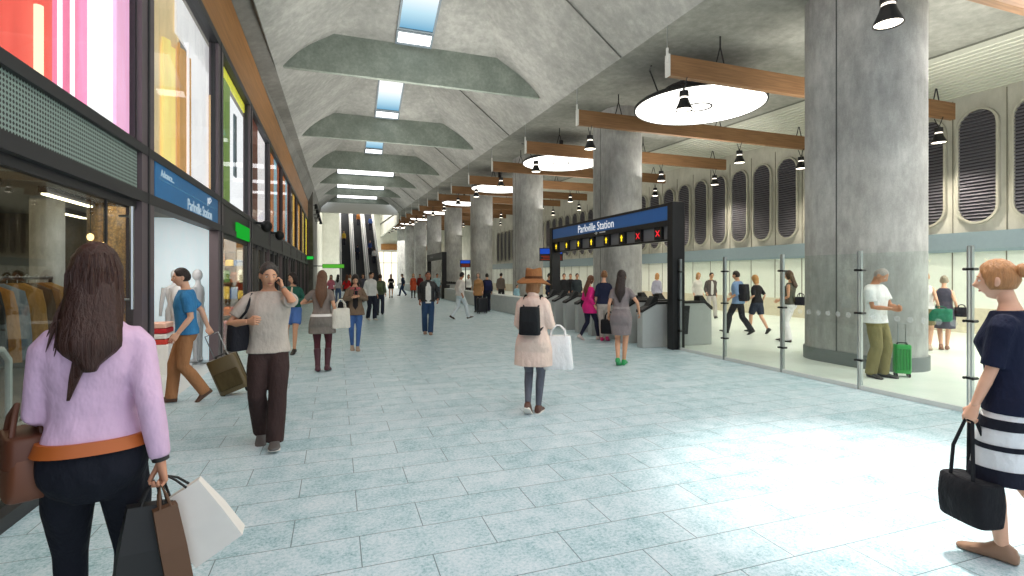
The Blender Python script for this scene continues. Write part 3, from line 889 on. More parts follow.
for k, (x, y) in enumerate(((-2.75, 7.3), (-3.3, 9.2), (-4.7, 10.4), (-3.2, 10.6))):
    t = thing('globe_bulb', f'{ORD[k]} small warm bulb hanging in the clothes shop', 'bulb', (x, y, 2.1), group='warm bulbs in the clothes shop')
    obj('cord', G().tube([(0, 0, .05), (0, 0, .64)], .006, 5), M_BLACK, t); obj('bulb', G().ell((0, 0, 0), (.035, .035, .045), 10, 8), glow((255, 214, 140), 5.0), t, smooth=True)
t = thing('shop_pillar', 'grey concrete pillar inside the clothes shop', 'pillar', (-3.85, 8.9, 0)); t['kind'] = 'thing'
obj('shaft', G().lathe([(.19, 0), (.19, 2.74)], n=24), M_COL, t, smooth=True); obj('base_ring', G().lathe([(.21, 0), (.21, .12)], n=24), M_DARK, t, smooth=True)
t = NT('bronze_mosaic'); vo = t.n('ShaderNodeTexVoronoi'); vo.inputs['Scale'].default_value = 34; t.l(t.pos(False), vo.inputs['Vector'])
M_MOSAIC = t.done(t.bsdf(t.mix(vo.outputs['Distance'], lin((206, 156, 88)), lin((76, 48, 22))), .4, .3))
tag(obj('mosaic_pillar', G().lathe([(.26, 0), (.26, 2.74)], n=24), M_MOSAIC, loc=(-3.35, 9.5, 0), smooth=True), 'bronze mosaic pillar inside the clothes shop behind the woman in pink', 'pillar', kind='thing')
# clothes rail with hanging coats
t = thing('clothes_rail', 'dark clothes rail inside the shop at the left edge', 'clothes rail', (-2.95, 5.6, 0))
obj('bar', G().tube([(0, -1.1, 1.62), (0, 1.3, 1.62)], .018, 8), M_BLACK, t)
for yy in (-1.08, 1.28): obj('upright', G().tube([(0, yy, 0), (0, yy, 1.62)], .018, 8).tube([(-.25, yy, .02), (.25, yy, .02)], .018, 8), M_BLACK, t)
coatc = [((140, 150, 158), 'grey-blue'), ((182, 132, 66), 'mustard'), ((196, 146, 76), 'tan'), ((96, 74, 50), 'dark brown'), ((172, 116, 52), 'caramel'), ((206, 160, 92), 'sand'), ((70, 66, 62), 'charcoal'), ((190, 128, 60), 'ochre')]
for k in range(14):
    (c, nm) = coatc[k % 8]; yy = 5.6 - .98 + k * .165
    r = []
    for z, hw, hd in ((.86, .26, .05), (1.1, .25, .055), (1.35, .23, .05), (1.5, .2, .045), (1.57, .06, .025)):
        r.append([V((hw * math.cos(a * PI / 8) * (1 + .06 * math.sin(a * 3 + k)), hd * math.sin(a * PI / 8), z)) for a in range(16)])
    tt = tag(obj('hanging_coat', G().loft(r), cloth(c), loc=(-2.95, yy, 0), smooth=True), f'{nm} coat hanging on the shop rail, {ORD[k]} along it', 'coat', 'coats on the shop rail')
    obj('hanger', G().tube([(0, 0, 1.56), (0, 0, 1.6), (.02, 0, 1.64), (0, 0, 1.655), (-.015, 0, 1.64)], .005, 5), M_STEEL, tt)
t = thing('barrier_rail', 'white tubular rail inside the clothes shop window', 'rail', (-2.55, 5.3, 0))
obj('tube', G().tube([(0, -.9, 0), (0, -.9, .95), (0, -.8, 1.05), (0, -.1, 1.05), (0, 0, .95), (0, 0, 0)], .025, 8), plain((220, 220, 214), .3), t, smooth=True)
# goods tables deeper in the shop
for k, (x, y, c) in enumerate(((-4.4, 7.2, (60, 46, 34)), (-3.0, 8.2, (70, 58, 44)))):
    t = thing('display_table', ('dark display table deep in the clothes shop', 'low display table near the shop pillar')[k], 'table', (x, y, 0))
    obj('tabletop', G().box((-.4, -.6, .78), (.4, .6, .83)), plain(c, .5), t)
    for sx in (-1, 1):
        for sy in (-1, 1): obj('leg', G().box((sx * .36 - .03, sy * .55 - .03, 0), (sx * .36 + .03, sy * .55 + .03, .78)), plain(c, .5), t)
    for j in range(5):
        tag(obj('folded_garment', G().box((-.16, -.11, 0), (.16, .11, .07 + .03 * (j % 3))), cloth(((190, 160, 110), (90, 96, 104), (150, 90, 50), (210, 204, 190), (60, 54, 50))[j]), loc=(x + (.2 if j % 2 else -.2), y - .45 + j * .22, .83), bevel=.02), f'{("sand","slate","rust","ivory","black")[j]} folded garment on the {("dark display table", "low display table")[k]}', 'garment', 'folded garments on the display tables')
# white shop: mannequins and clothes
def mannequin(x, y, rz, lab, grp):
    t = thing('mannequin', lab, 'mannequin', (x, y, 0), rz, grp)
    g = G(); E = lambda z, rx, ry, cx=0: [V((cx + rx * math.cos(a * PI / 8), ry * math.sin(a * PI / 8), z)) for a in range(16)]
    g.loft([E(.9, .15, .1), E(1.0, .16, .11), E(1.12, .12, .085), E(1.3, .16, .11), E(1.42, .17, .08), E(1.48, .06, .05), E(1.55, .045, .045)])
    g.ell((0, .01, 1.65), (.075, .09, .115), 14, 10)
    for s in (-1, 1):
        g.tube([(s * .08, 0, .95), (s * .09, .01, .5), (s * .1, 0, .07)], [.08, .055, .035], 10); g.tube([(s * .1, -.04, .06), (s * .1, .14, .04)], [.035, .03], 8)
        g.tube([(s * .17, 0, 1.42), (s * .21, 0, 1.15), (s * .22, .06, .9)], [.045, .036, .025], 8)
    obj('figure', g, plain((226, 228, 230), .35), t, smooth=True)
    obj('stand', G().lathe([(.2, 0), (.2, .02), (.02, .03)], n=24), M_STEEL, t, smooth=True)
for k, (x, y) in enumerate(((-2.62, 10.4), (-2.8, 10.85), (-2.45, 10.9))):
    mannequin(x, y, -.6 + k, ('white mannequin in the white shop, middle one', 'white mannequin in the white shop, leftmost one', 'white mannequin in the white shop, rightmost one')[k], 'mannequins in the white shop')
t = thing('garment_stack', 'stack of red and white garments low in the white shop', 'garments', (-2.86, 9.95, 0))
for j, c in enumerate(((206, 70, 62), (240, 236, 232), (190, 50, 56), (236, 190, 170))): obj('garment', G().box((-.22, -.2, .5 + j * .09), (.22, .2, .585 + j * .09)), cloth(c), t, bevel=.02)
obj('plinth', G().box((-.25, -.22, 0), (.25, .22, .5)), M_WHITE, t)
# colourful goods shop
struct('wall_shop_goods', G().box((-6, 16.6, 0), (WX - .14, 16.8, 2.9)), plain((150, 110, 70), .6))
t = thing('shop_shelf', 'tall shelf crowded with goods behind the third shop window', 'shelf', (-3.2, 15.6, 0))
for z in (.1, .55, 1.0, 1.45, 1.9, 2.3): obj('board', G().box((-.9, -.2, z - .03), (.95, .2, z)), plain((110, 80, 54), .5), t)
for x in (-.92, .96): obj('upright', G().box((x - .02, -.2, 0), (x + .02, .2, 2.35)), plain((90, 64, 44), .5), t)
gc = [((226, 120, 40), 'orange'), ((240, 200, 90), 'yellow'), ((190, 50, 44), 'red'), ((250, 236, 210), 'cream'), ((90, 130, 60), 'green'), ((60, 100, 160), 'blue'), ((150, 84, 40), 'brown')]
rr = random.Random(3)
for zi, z in enumerate((.1, .55, 1.0, 1.45, 1.9)):
    x = -.85
    for j in range(9):
        w = .12 + .09 * rr.random(); h = .16 + .2 * rr.random(); c, nm = gc[(j * 3 + zi * 2 + rr.randrange(2)) % 7]
        r = [[V((sx * w / 2 * q, sy * .1 * q, zz)) for sx, sy in ((-1, -1), (1, -1), (1, 1), (-1, 1))] for zz, q in ((0, 1), (h * .8, 1), (h, .72))]
        tag(obj('packet', G().loft(r), lit(c, .35), loc=(-3.2 + x + w / 2, 15.6 - .06, z)), f'{nm} packet on the {ORD[zi]} shelf board up, {ORD[j]} in its row', 'packet', 'packets on the goods shelf')  # packets given a faint glow in place of shelf lighting
        x += w + .015
t = thing('goods_crate', 'pink-red crate standing inside the third shop window', 'crate', (-2.5, 12.6, 0))
obj('body', G().box((-.25, -.3, .0), (.25, .3, .62)), plain((206, 96, 104), .5), t, bevel=.03); obj('handle', G().tube([(0, -.15, .62), (0, -.12, .72), (0, .12, .72), (0, .15, .62)], .015, 6), M_DARK, t)
for k in range(5):
    t = thing('linear_light', f'{ORD[k]} bright ceiling light in the goods shop', 'ceiling light', (-2.5 - .25 * (k % 2), 11.9 + k * .8, 2.64), group='bright lights in the goods shop')
    obj('tube', G().box((-.06, -.3, 0), (.06, .3, .06)), glow((255, 244, 226), 6.0), t); obj('housing', G().box((-.08, -.32, .06), (.08, .32, .1)), M_BLACK, t)
# dim rooms behind the farther shop fronts, each with a back wall given a glow as if lit
for k in range(4, len(BAYS)):
    y0, y1 = BAYS[k]
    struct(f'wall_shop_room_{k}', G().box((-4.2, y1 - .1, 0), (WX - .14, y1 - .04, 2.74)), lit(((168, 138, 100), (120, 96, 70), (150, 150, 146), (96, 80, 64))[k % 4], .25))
# ------------------------------------------------------------------ escalators at the far end of the hall
ang = math.radians(33)
def escalator(x0, lab):
    W = .48; y0 = 54.0; L = 27.0; ca, sa = math.cos(ang), math.sin(ang)
    t = thing('escalator', lab, 'escalator', (x0, y0, 0), group='long escalators')
    def P(x, s, h): return V((x, s * ca, s * sa + h))
    g = G()
    for s in (-1, 1):
        a, b = s * W, s * (W + .21)
        ring0 = [P(a, -.2, -.4), P(b, -.2, -.4), P(b, -.2, 1.0), P(a, -.2, 1.0)]; ring1 = [P(a, L, -.4), P(b, L, -.4), P(b, L, 1.0), P(a, L, 1.0)]
        gg = G().loft([ring0, ring1]); obj('balustrade', gg, plain((236, 236, 232), .4), t)
        obj('handrail', G().tube([P((a + b) / 2, -.4, .9), P((a + b) / 2, 0, 1.06), P((a + b) / 2, L, 1.06)], .05, 8), plain((150, 152, 154), .4), t, smooth=True)
    n = 76; prof = []
    for i in range(n):
        yy, zz = i * L * ca / n, i * L * sa / n
        prof += [(yy, zz), (yy, zz + L * sa / n)]
    prof += [(L * ca, L * sa), (L * ca, L * sa - .5), (0, -.0)]
    obj('steps', G().prism(prof, -W, W, 'x'), plain((74, 76, 82), .5), t)
    obj('landing', G().box((-W, -1.3, 0), (W, 0, .02)), M_STAIN, t)
    obj('truss', G().loft([[P(-W - .16, 0, -.4), P(W + .21, 0, -.4), P(W + .21, 0, -.9), P(-W - .16, 0, -.9)], [P(-W - .16, L, -.4), P(W + .21, L, -.4), P(W + .21, L, -.9), P(-W - .16, L, -.9)]]), plain((196, 196, 190), .6), t)
    return t
EX = (1.05, 2.45, 3.85)
for x, l in zip(EX, ('left one of the three long escalators at the end of the hall', 'middle one of the three long escalators at the end of the hall', 'right one of the three long escalators at the end of the hall')): escalator(x, l)
# green hanging direction sign at the far end
t = thing('direction_sign', 'green hanging sign before the escalators at the left', 'sign', (-.0, 44.0, 2.35))
obj('box', G().box((-1.05, -.06, -.14), (.65, .06, .2)), plain((60, 130, 40), .4), t)
obj('face', G().box((-1.02, -.07, -.11), (.62, -.06, .17)), glow((96, 190, 60), .8), t)
g1, w = text_geo('Exit', .22, place(Matrix(((1, 0, 0), (0, 0, -1), (0, 1, 0))), (-.85, -.075, -.05)))
obj('bracket', G().box((-2.1, -.03, .0), (-1.05, .03, .07)), M_BLACK, t)
# string of small spotlights under the far ledge
for k in range(5):
    t = thing('spotlight', f'{ORD[k]} small black spotlight under the ledge of the far left wall', 'spotlight', (WX + .05, 44 + 3.2 * k, 7.3), group='spotlights on the far left wall')
    obj('arm', G().tube([(-.05, 0, 0), (.45, 0, 0)], .03, 6), M_BLACK, t); obj('head', G().tube([(.45, 0, .1), (.5, 0, -.3)], [.1, .16], 10), M_BLACK, t)
# ------------------------------------------------------------------ people
def sstep(a, b, x):
    t = max(0.0, min(1.0, (x - a) / (b - a))); return t * t * (3 - 2 * t)
def lerp(a, b, t): return a + (b - a) * t
def remesh(g, voxel, iters=3, fac=.5):
    me = g.mesh('tmp'); fixnormals(me)
    o = bpy.data.objects.new('tmp', me); C.objects.link(o)
    m = o.modifiers.new('r', 'REMESH'); m.mode = 'VOXEL'; m.voxel_size = voxel; m.adaptivity = 0.0
    if iters:
        sm = o.modifiers.new('s', 'SMOOTH'); sm.factor = fac; sm.iterations = iters
    bpy.context.view_layer.update()
    ev = o.evaluated_get(bpy.context.evaluated_depsgraph_get())
    out = bpy.data.meshes.new_from_object(ev)
    r = G(); r.v = [v.co.copy() for v in out.vertices]; r.f = [tuple(p.vertices) for p in out.polygons]; r.mi = [0] * len(r.f)
    bpy.data.objects.remove(o); bpy.data.meshes.remove(me); bpy.data.meshes.remove(out)
    return r

TORSO = {   # z, half width, half depth, centre y   (for 1.75 m)
    'm': [(.76, .06, .055, .0), (.81, .125, .092, -.004), (.87, .160, .112, -.010), (.94, .168, .117, -.013), (1.02, .158, .108, -.004), (1.09, .152, .104, .002), (1.18, .160, .110, .004), (1.28, .178, .118, .004), (1.35, .180, .112, -.004), (1.405, .152, .096, -.012), (1.455, .104, .074, -.016), (1.50, .062, .058, -.014)],
    'f': [(.76, .06, .055, .0), (.81, .130, .092, -.006), (.87, .166, .114, -.014), (.94, .170, .117, -.015), (1.02, .146, .100, -.004), (1.09, .126, .088, .003), (1.17, .130, .092, .006), (1.27, .148, .118, .014), (1.33, .150, .105, .002), (1.39, .128, .086, -.012), (1.44, .084, .066, -.014), (1.49, .050, .050, -.012)]}
def torso_at(sex, z):
    T = TORSO[sex]
    if z <= T[0][0]: return T[0][1:]
    for a, b in zip(T, T[1:]):
        if z <= b[0]:
            t = (z - a[0]) / (b[0] - a[0]); t = t * t * (3 - 2 * t) * .5 + t * .5
            return tuple(lerp(x, y, t) for x, y in zip(a[1:], b[1:]))
    return T[-1][1:]
def sring(cx, cy, z, rx, ry, n=28, p=2.35):
    out = []
    for j in range(n):
        a = 2 * PI * j / n; c, s = math.cos(a), math.sin(a)
        out.append(V((cx + rx * math.copysign(abs(c) ** (2 / p), c), cy + ry * math.copysign(abs(s) ** (2 / p), s), z)))
    return out
def ik(a, b, l1, l2, hint):
    d = b - a; L = min(d.length, (l1 + l2) * .998); d.normalize()
    b = a + d * L
    x = (l1 * l1 - l2 * l2 + L * L) / (2 * L); h = math.sqrt(max(0, l1 * l1 - x * x))
    hv = hint - d * hint.dot(d)
    if hv.length < 1e-6: hv = d.orthogonal()
    return a + d * x + hv.normalized() * h, b

def head_surface(d, sex, k=1.0):
    a, b, c = (.074, .096, .117) if sex == 'm' else (.070, .092, .113)
    x, y, z = a * d.x, b * d.y, c * d.z
    if d.z < 0:
        q = -d.z
        x *= 1 - .34 * q ** 1.6
        if d.y < 0: y *= 1 - .42 * q
        else: y *= 1 - .05 * q
    if d.y > 0:
        def ga(u, s): return math.exp(-(u / s) ** 2)
        ax = abs(x)
        y += .026 * ga(x, .0125) * ga(z + .030, .018) + .010 * ga(x, .009) * ga(z + .006, .028)
        y -= .010 * ga(ax - .031, .016) * ga(z - .001, .012)
        y += .004 * ga(ax - .030, .024) * ga(z - .021, .010)
        y += .007 * ga(x, .021) * ga(z + .064, .011) + .009 * ga(x, .022) * ga(z + .101, .016)
        y -= .003 * ga(x, .03) * ga(z + .082, .008)
    return V((x, y, z))
def head_geo(sex, nu, nv, fn=None):
    g = G(); vs, fs = [], []
    for i in range(1, nv):
        th = PI * i / nv
        for j in range(nu):
            ph = 2 * PI * j / nu
            d = V((math.sin(th) * math.cos(ph), math.sin(th) * math.sin(ph), math.cos(th)))
            p = head_surface(d, sex) if fn is None else fn(d)
            vs.append(p)
    for d in (V((0, 0, 1)), V((0, 0, -1))): vs.append(head_surface(d, sex) if fn is None else fn(d))
    T, Bm = len(vs) - 2, len(vs) - 1
    for i in range(nv - 2):
        for j in range(nu):
            k = (j + 1) % nu; fs.append((i * nu + j, (i + 1) * nu + j, (i + 1) * nu + k, i * nu + k))
    for j in range(nu):
        k = (j + 1) % nu; fs.append((T, j, k)); fs.append((Bm, (nv - 2) * nu + k, (nv - 2) * nu + j))
    return g.add(vs, fs)
def hair_cap(sex, style, nu, nv):
    """shell that stands off the skull where hair grows and dips inside it over the face"""
    face = V((0, .93, -.37)).normalized()
    vol = {'short': .013, 'crop': .006, 'long': .018, 'bun': .012, 'tail': .012, 'bob': .024, 'curly': .022}.get(style, .012)
    low = {'short': -.42, 'crop': -.40, 'long': -.9, 'bun': -.5, 'tail': -.5, 'bob': -.95, 'curly': -.5}.get(style, -.45)
    lim = .49 if style in ('short', 'crop') else .52
    def fn(d):
        p = head_surface(d, sex)
        f = sstep(lim - .07, lim + .07, d.dot(face) + .10 * max(0, abs(d.x) - .55))
        f = max(f, sstep(low + .10, low - .10, d.z))
        if style in ('short', 'crop') and d.y > -.34: f = max(f, sstep(.26, .02, d.z) * sstep(-.32, -.02, d.y))
        q = noise.noise(d * 7.0) * .35 + noise.noise(d * 16.0) * .2
        n = d * (vol * (1 + q * .6))
        if d.z > 0 and style != 'crop': n += V((0, 0, .006)) * d.z
        return p + n * (1 - f) - d * .012 * f
    return head_geo(sex, nu, nv, fn)

def hand_geo(g, W, d, th, side, curl, s, n=6):
    """W wrist, d along the hand, th thumb direction, side +1 right / -1 left"""
    d = d.normalized(); th = (th - d * th.dot(d)).normalized()
    nrm = (th.cross(d) if side > 0 else d.cross(th)).normalized()       # palm normal
    P = lambda a, b, c: W + (d * a + th * b + nrm * c) * s
    rings = []
    for a, hw, hd in ((-.02, .026, .02), (.01, .030, .019), (.045, .039, .016), (.080, .041, .014), (.092, .038, .011)):
        rings.append([P(a, hw * math.cos(2 * PI * j / 10), hd * math.sin(2 * PI * j / 10) + .002) for j in range(10)])
    g.loft(rings)
    for k, (off, L, r) in enumerate(((.029, .070, .0085), (.010, .079, .0090), (-.010, .072, .0086), (-.029, .056, .0074))):
        p = P(.084, off, 0); pts = [P(.066, off, 0), p]; rad = [r * 1.05 * s, r * 1.08 * s]; a = 0
        spread = off * 1.2
        for q, (seg, cr) in enumerate(((.45, .55), (.32, 1.0), (.23, .8))):
            a += curl * cr * (1 + .08 * k)
            p = p + (d * math.cos(a) + nrm * math.sin(a) + th * spread) * L * seg * s
            pts.append(p); rad.append(r * (.98 - .1 * q) * s)
        pts.append(p + (pts[-1] - pts[-2]).normalized() * r * .55 * s); rad.append(r * .45 * s)
        g.tube(pts, rad, n)
    c2 = min(1.0, curl)
    b0 = P(.018, .018, .004); b1 = P(.045, .044, .012)
    b2 = b1 + (d * .85 + th * (.45 - .5 * c2) + nrm * (.25 + .45 * c2)).normalized() * .032 * s
    b3 = b2 + (d * .9 + th * (.2 - .7 * c2) + nrm * (.2 + .5 * c2)).normalized() * .026 * s
    g.tube([b0, b1, b2, b3, b3 + (b3 - b2).normalized() * .005 * s], [.014 * s, .0125 * s, .0105 * s, .009 * s, .004 * s], n)
    return P(.085, 0, .022)

def foot_frame(f, s):
    """ankle and transform of a foot: f = (x, y, pitch, yaw, lift)"""
    x, y, p = f[0], f[1], f[2]; yaw = f[3] if len(f) > 3 else 0; lift = f[4] if len(f) > 4 else 0
    R = Matrix.Rotation(yaw, 3, 'Z')
    if p >= 0: piv, off = V((0, .12, -.08)), V((0, -.12, .08))
    else: piv, off = V((0, -.055, -.08)), V((0, .055, .08))
    Rp = Matrix.Rotation(-p, 3, 'X')
    contact = V((x, y, lift / max(s, .01))) + R @ V((0, piv.y, 0))
    ank = contact + R @ (Rp @ off)
    return ank * s, (R @ Rp)
def foot_geo(g, ank, R, s, o=0.0, toe=1.0, n=14, mi=0):
    rings = []
    for y, rx, z0, z1 in ((-.066, .020, -.070, -.03), (-.055, .031, -.08, .0), (-.02, .036, -.08, .026), (.025, .037, -.08, .022), (.07, .042, -.08, -.014), (.115, .047, -.08, -.034), (.155, .043, -.08, -.047), (.182 * toe, .030, -.078, -.055), (.194 * toe, .014, -.074, -.062)):
        zc, hz = (z0 + z1) / 2, (z1 - z0) / 2
        ring = []
        for j in range(n):
            a = 2 * PI * j / n; c, q = math.cos(a), math.sin(a)
            zz = zc + (hz + (o if q > 0 else 0)) * math.copysign(abs(q) ** .7, q)
            ring.append(ank + R @ (V(((rx + o) * c, y + (o if y > 0 else -o), max(zz, -.081))) * s))
        rings.append(ring)
    g.loft(rings, True, mi)

def person(pos, az, H, sex, pose, wear, label, vox=.012, skin_c=(214, 164, 134), hair_c=(50, 34, 26), hair='short', shoes=((40, 36, 34), 0), head=(0, 0), group=None, name='person'):
    """pos floor point; az heading in degrees clockwise from +Y; returns (body object, joints in local space)"""
    s = H / 1.75
    P = dict(L=(-.10, 0, 0), R=(.10, 0, 0), lh=None, rh=None, lean=0.0, drop=0.0, curl=(.35, .35), twist=0.0, lth=None, rth=None, lel=None, rel=None)
    P.update(pose)
    near = vox < .0085
    nu, nv = (44, 34) if near else ((28, 22) if vox < .014 else (20, 16))
    l_th, l_sh = .445 * s, .425 * s
    hx = .092 if sex == 'm' else .088
    fl, Rl = foot_frame(P['L'], s); fr, Rr = foot_frame(P['R'], s)
    hz = .935 * s
    hy = P.get('hipy', 0) * s
    for sx, f in ((-hx, fl), (hx, fr)):
        dx, dy = f.x - sx * s, f.y - hy
        L = (l_th + l_sh) * .992
        hz = min(hz, f.z + math.sqrt(max(.01, L * L - dx * dx - dy * dy)))
    if P.get('hipz'): hz = P['hipz'] * s
    hz -= P['drop'] * s
    dz = hz - .92 * s                                     # shift of the whole upper body
    lean = P['lean']; tw = P['twist']
    def T(p):                                             # unposed torso point (metres at 1.75) -> posed local
        q = V(p) * s
        k = sstep(.86, 1.12, p[2])
        q2 = q - V((0, 0, .92 * s))
        q2 = Matrix.Rotation(-lean * k, 3, 'X') @ (Matrix.Rotation(tw * k, 3, 'Z') @ q2)
        return q2 + V((0, hy, .92 * s + dz))
    shx = .160 if sex == 'm' else .136
    S = {-1: T((-shx, -.012, 1.395 if sex == 'm' else 1.378)), 1: T((shx, -.012, 1.395 if sex == 'm' else 1.378))}
    la, lf = .285 * s, .245 * s
    if sex == 'f': la, lf = .27 * s, .232 * s
    arms = {}
    for sd, key, hk, ek in ((-1, 'lh', 'lth', 'lel'), (1, 'rh', 'rth', 'rel')):
        t = P[key]
        if t is None: t = (sd * (shx + .075), .03, .91 if sex == 'm' else .915)
        W = V(t) * s + V((0, hy * 0, dz if P.get('handrel', True) else 0))
        hint = V(P[ek]) if P[ek] else V((sd * .10, -1.0, -.10))
        E, W = ik(S[sd], W, la, lf, hint)
        arms[sd] = (S[sd], E, W)
    legs = {}
    for sd, f in ((-1, fl), (1, fr)):
        hip = V((sd * hx * s, hy, hz))
        K, A = ik(hip, f, l_th, l_sh, V((sd * .12, 1, .05)))
        legs[sd] = (hip, K, f)
    LR = (.092, .078, .056, .054, .036) if sex == 'm' else (.094, .080, .053, .050, .032)
    def leg_path(sd, o=0.0, upto=1.0, extra=None):
        hip, K, A = legs[sd]
        r = [x * s + o for x in LR]; r[0] *= .92
        if extra: r = [a + b for a, b in zip(r, extra)]
        pts = [hip + V((-sd * .018 * s, 0, .02 * s)), hip.lerp(K, .45), K, K.lerp(A, .32) + V((0, -.012 * s, 0)), A]
        acc = [0, .25, .5, .68, 1.0]
        if upto < 1:
            out, rr = [], []
            for i, a in enumerate(acc):
                if a <= upto: out.append(pts[i]); rr.append(r[i])
                else:
                    t = (upto - acc[i - 1]) / (a - acc[i - 1])
                    if t > .02: out.append(pts[i - 1].lerp(pts[i], t)); rr.append(lerp(r[i - 1], r[i], t))
                    break
            return out, rr
        return pts, r
    AR = (.052, .046, .037, .037, .026) if sex == 'm' else (.044, .038, .031, .031, .0215)
    def arm_path(sd, o=0.0, upto=1.0):
        S0, E, W = arms[sd]
        inner = T((sd * shx * .55, -.012, 1.395 if sex == 'm' else 1.378))
        pts = [inner, inner.lerp(S0, .72) + V((0, 0, .002 * s)), S0.lerp(E, .11), S0.lerp(E, .5), E, E.lerp(W, .35), W]
        r = [AR[0] * .95 * s + o, AR[0] * s + o] + [x * s + o for x in AR]
        acc = [-.1, -.02, .06, .27, .54, .70, 1.0]
        out, rr = [], []
        for i, a in enumerate(acc):
            if a <= upto + 1e-6: out.append(pts[i]); rr.append(r[i])
            else:
                t = (upto - acc[i - 1]) / (a - acc[i - 1]); out.append(pts[i - 1].lerp(pts[i], t)); rr.append(lerp(r[i - 1], r[i], t)); break
        return out, rr
    def torso_rings(z0, z1, o, n=28, step=.05):
        zs = []; z = z0
        while z < z1 - .012: zs.append(z); z += step
        zs.append(z1)
        rr = []
        for z in zs:
            rx, ry, cy = torso_at(sex, z)
            rr.append([T(p) for p in sring(0, cy, z, rx + o / s, ry + o / s, n)])
        return rr
    # ---- body
    b = G()
    b.loft(torso_rings(.76, 1.50, -.006))
    nk = .054 if sex == 'm' else .045
    hb = T((0, -.010, 1.50)); hc = T((0, .028, 1.635))
    hd = Matrix.Rotation(-lean * .5, 3, 'X') @ Matrix.Rotation(-math.radians(head[0]), 3, 'Z') @ Matrix.Rotation(-math.radians(head[1]), 3, 'X')
    hc = hb + (Matrix.Rotation(-math.radians(head[1]) * .6, 3, 'X') @ (hc - hb))
    b.tube([T((0, -.018, 1.44)), hb, hc + hd @ V((0, -.02, -.05)) * s, hc], [nk * 1.35 * s, nk * s, nk * .97 * s, nk * .8 * s], 14)
    for sd in (-1, 1):
        p, r = arm_path(sd); b.tube(p, r, 12)
        p, r = leg_path(sd); b.tube(p, r, 14)
    for ank, R in ((fl, Rl), (fr, Rr)): foot_geo(b, ank, R, s, -.002)
    extra = G()
    def hd_T(p): return hc + hd @ (V(p) * s)
    hg = head_geo(sex, nu, nv)
    extra.v += [hd_T(p) for p in hg.v]; extra.f += hg.f; extra.mi += hg.mi
    for sd in (-1, 1):      # ears
        M = Matrix.Rotation(sd * .35, 3, 'Z')
        extra.ell(hd_T((sd * .073, -.008, -.006)), (.010 * s, .022 * s, .032 * s), 12, 8, M=hd @ M)
    grip = {}
    for sd, cu, hk in ((-1, P['curl'][0], 'lth'), (1, P['curl'][1], 'rth')):
        S0, E, W = arms[sd]; d = (W - E).normalized()
        hdn = P.get('ldir' if sd < 0 else 'rdir')
        if hdn: d = (d * .3 + V(hdn).normalized()).normalized()
        th = V(P[hk]) if P[hk] else (V((-.25 * sd, 1, 0)) if d.z < -.6 else V((0, -.2, 1)))
        grip[sd] = hand_geo(extra, W, d, th, sd, cu, s * (1.0 if sex == 'm' else .92), 8 if near else 6)
    body_g = remesh(b, vox, 3)
    body_g.join(extra, 0)
    body = obj(name, body_g, skin(skin_c), smooth=True, angle=False)
    body.location = (pos[0], pos[1], 0); body.rotation_euler = (0, 0, -math.radians(az))
    tag(body, label, 'person', group)
    # ---- face
    if vox < .026:
        for sd in (-1, 1):
            e = G(); c = (sd * .031, (.0795 if sex == 'm' else .0755), .0); cc = hd_T(c)
            e.ell(cc, (.0115 * s, .008 * s, .0058 * s), 10, 8, 0, hd); e.ell(hd_T((c[0], c[1] + .0055, c[2])), (.0062 * s, .0045 * s, .0056 * s), 8, 6, 1, hd)
            obj('eye', e, [plain((236, 232, 226), .3), plain((44, 28, 20), .25)], body, True)
            if vox < .016:
                yb = .088 if sex == 'm' else .084
                obj('eyebrow', G().tube([hd_T((sd * .014, yb + .004, .020)), hd_T((sd * .030, yb + .002, .026)), hd_T((sd * .046, yb - .014, .020))], [.003 * s, .004 * s, .002 * s], 6), hairmat(hair_c), body, True)
        m = G(); yb = .0935 if sex == 'm' else .0895
        m.tube([hd_T((-.022, yb - .016, -.064)), hd_T((-.009, yb - .006, -.061)), hd_T((0, yb - .004, -.063)), hd_T((.009, yb - .006, -.061)), hd_T((.022, yb - .016, -.064))], [.002 * s, .005 * s, .0055 * s, .005 * s, .002 * s], 6)
        obj('mouth', m, plain((168, 92, 84), .5), body, True)
    # ---- hair
    if hair != 'none':
        hg = hair_cap(sex, hair, nu, nv); h = G(); h.v = [hd_T(p) for p in hg.v]; h.f = hg.f; h.mi = hg.mi
        if hair == 'long':
            L = P.get('hairlen', .34); rings = []
            down = V((0, 0, -1)); nn = 26
            for i in range(11):
                t = i / 10.0
                base = hd_T((0, -.035, .03)); back = T((0, -.125, 1.40)) - hd_T((0, -.035, .03))
                if t < .45: c = base + back * (t / .45)
                else: c = base + back + V((0, -.02 * (t - .45), -(L - .18) * (t - .45) / .55)) * s
                rx = lerp(.076, .094, sstep(0, .45, t)) * (1 - .80 * sstep(.55, 1.0, t)); ry = lerp(.062, .040, sstep(0, .4, t)) * (1 - .5 * sstep(.5, 1, t))
                ring = []
                for j in range(nn):
                    a = 2 * PI * j / nn; w = 1 + .07 * math.sin(a * 9 + t * 2) + .04 * math.sin(a * 5 - t * 3)
                    ring.append(c + V((rx * math.cos(a) * w, ry * math.sin(a) * w - .012 * abs(math.cos(a)) ** 2 * 0, 0)) * s)
                rings.append(ring)
            h.loft(rings)
        elif hair == 'tail':
            a = hd_T((0, -.105, .035)); h.ell(a, (.03 * s,) * 3, 10, 8)
            h.tube([a, hd_T((0, -.15, .01)), hd_T((0, -.155, -.07)), hd_T((0, -.13, -.17)), hd_T((.01, -.12, -.23))], [.02 * s, .034 * s, .036 * s, .026 * s, .006 * s], 10)
        elif hair == 'bun':
            h.ell(hd_T((0, -.108, .055)), (.042 * s, .036 * s, .042 * s), 14, 10)
        elif hair == 'bob':
            rings = []
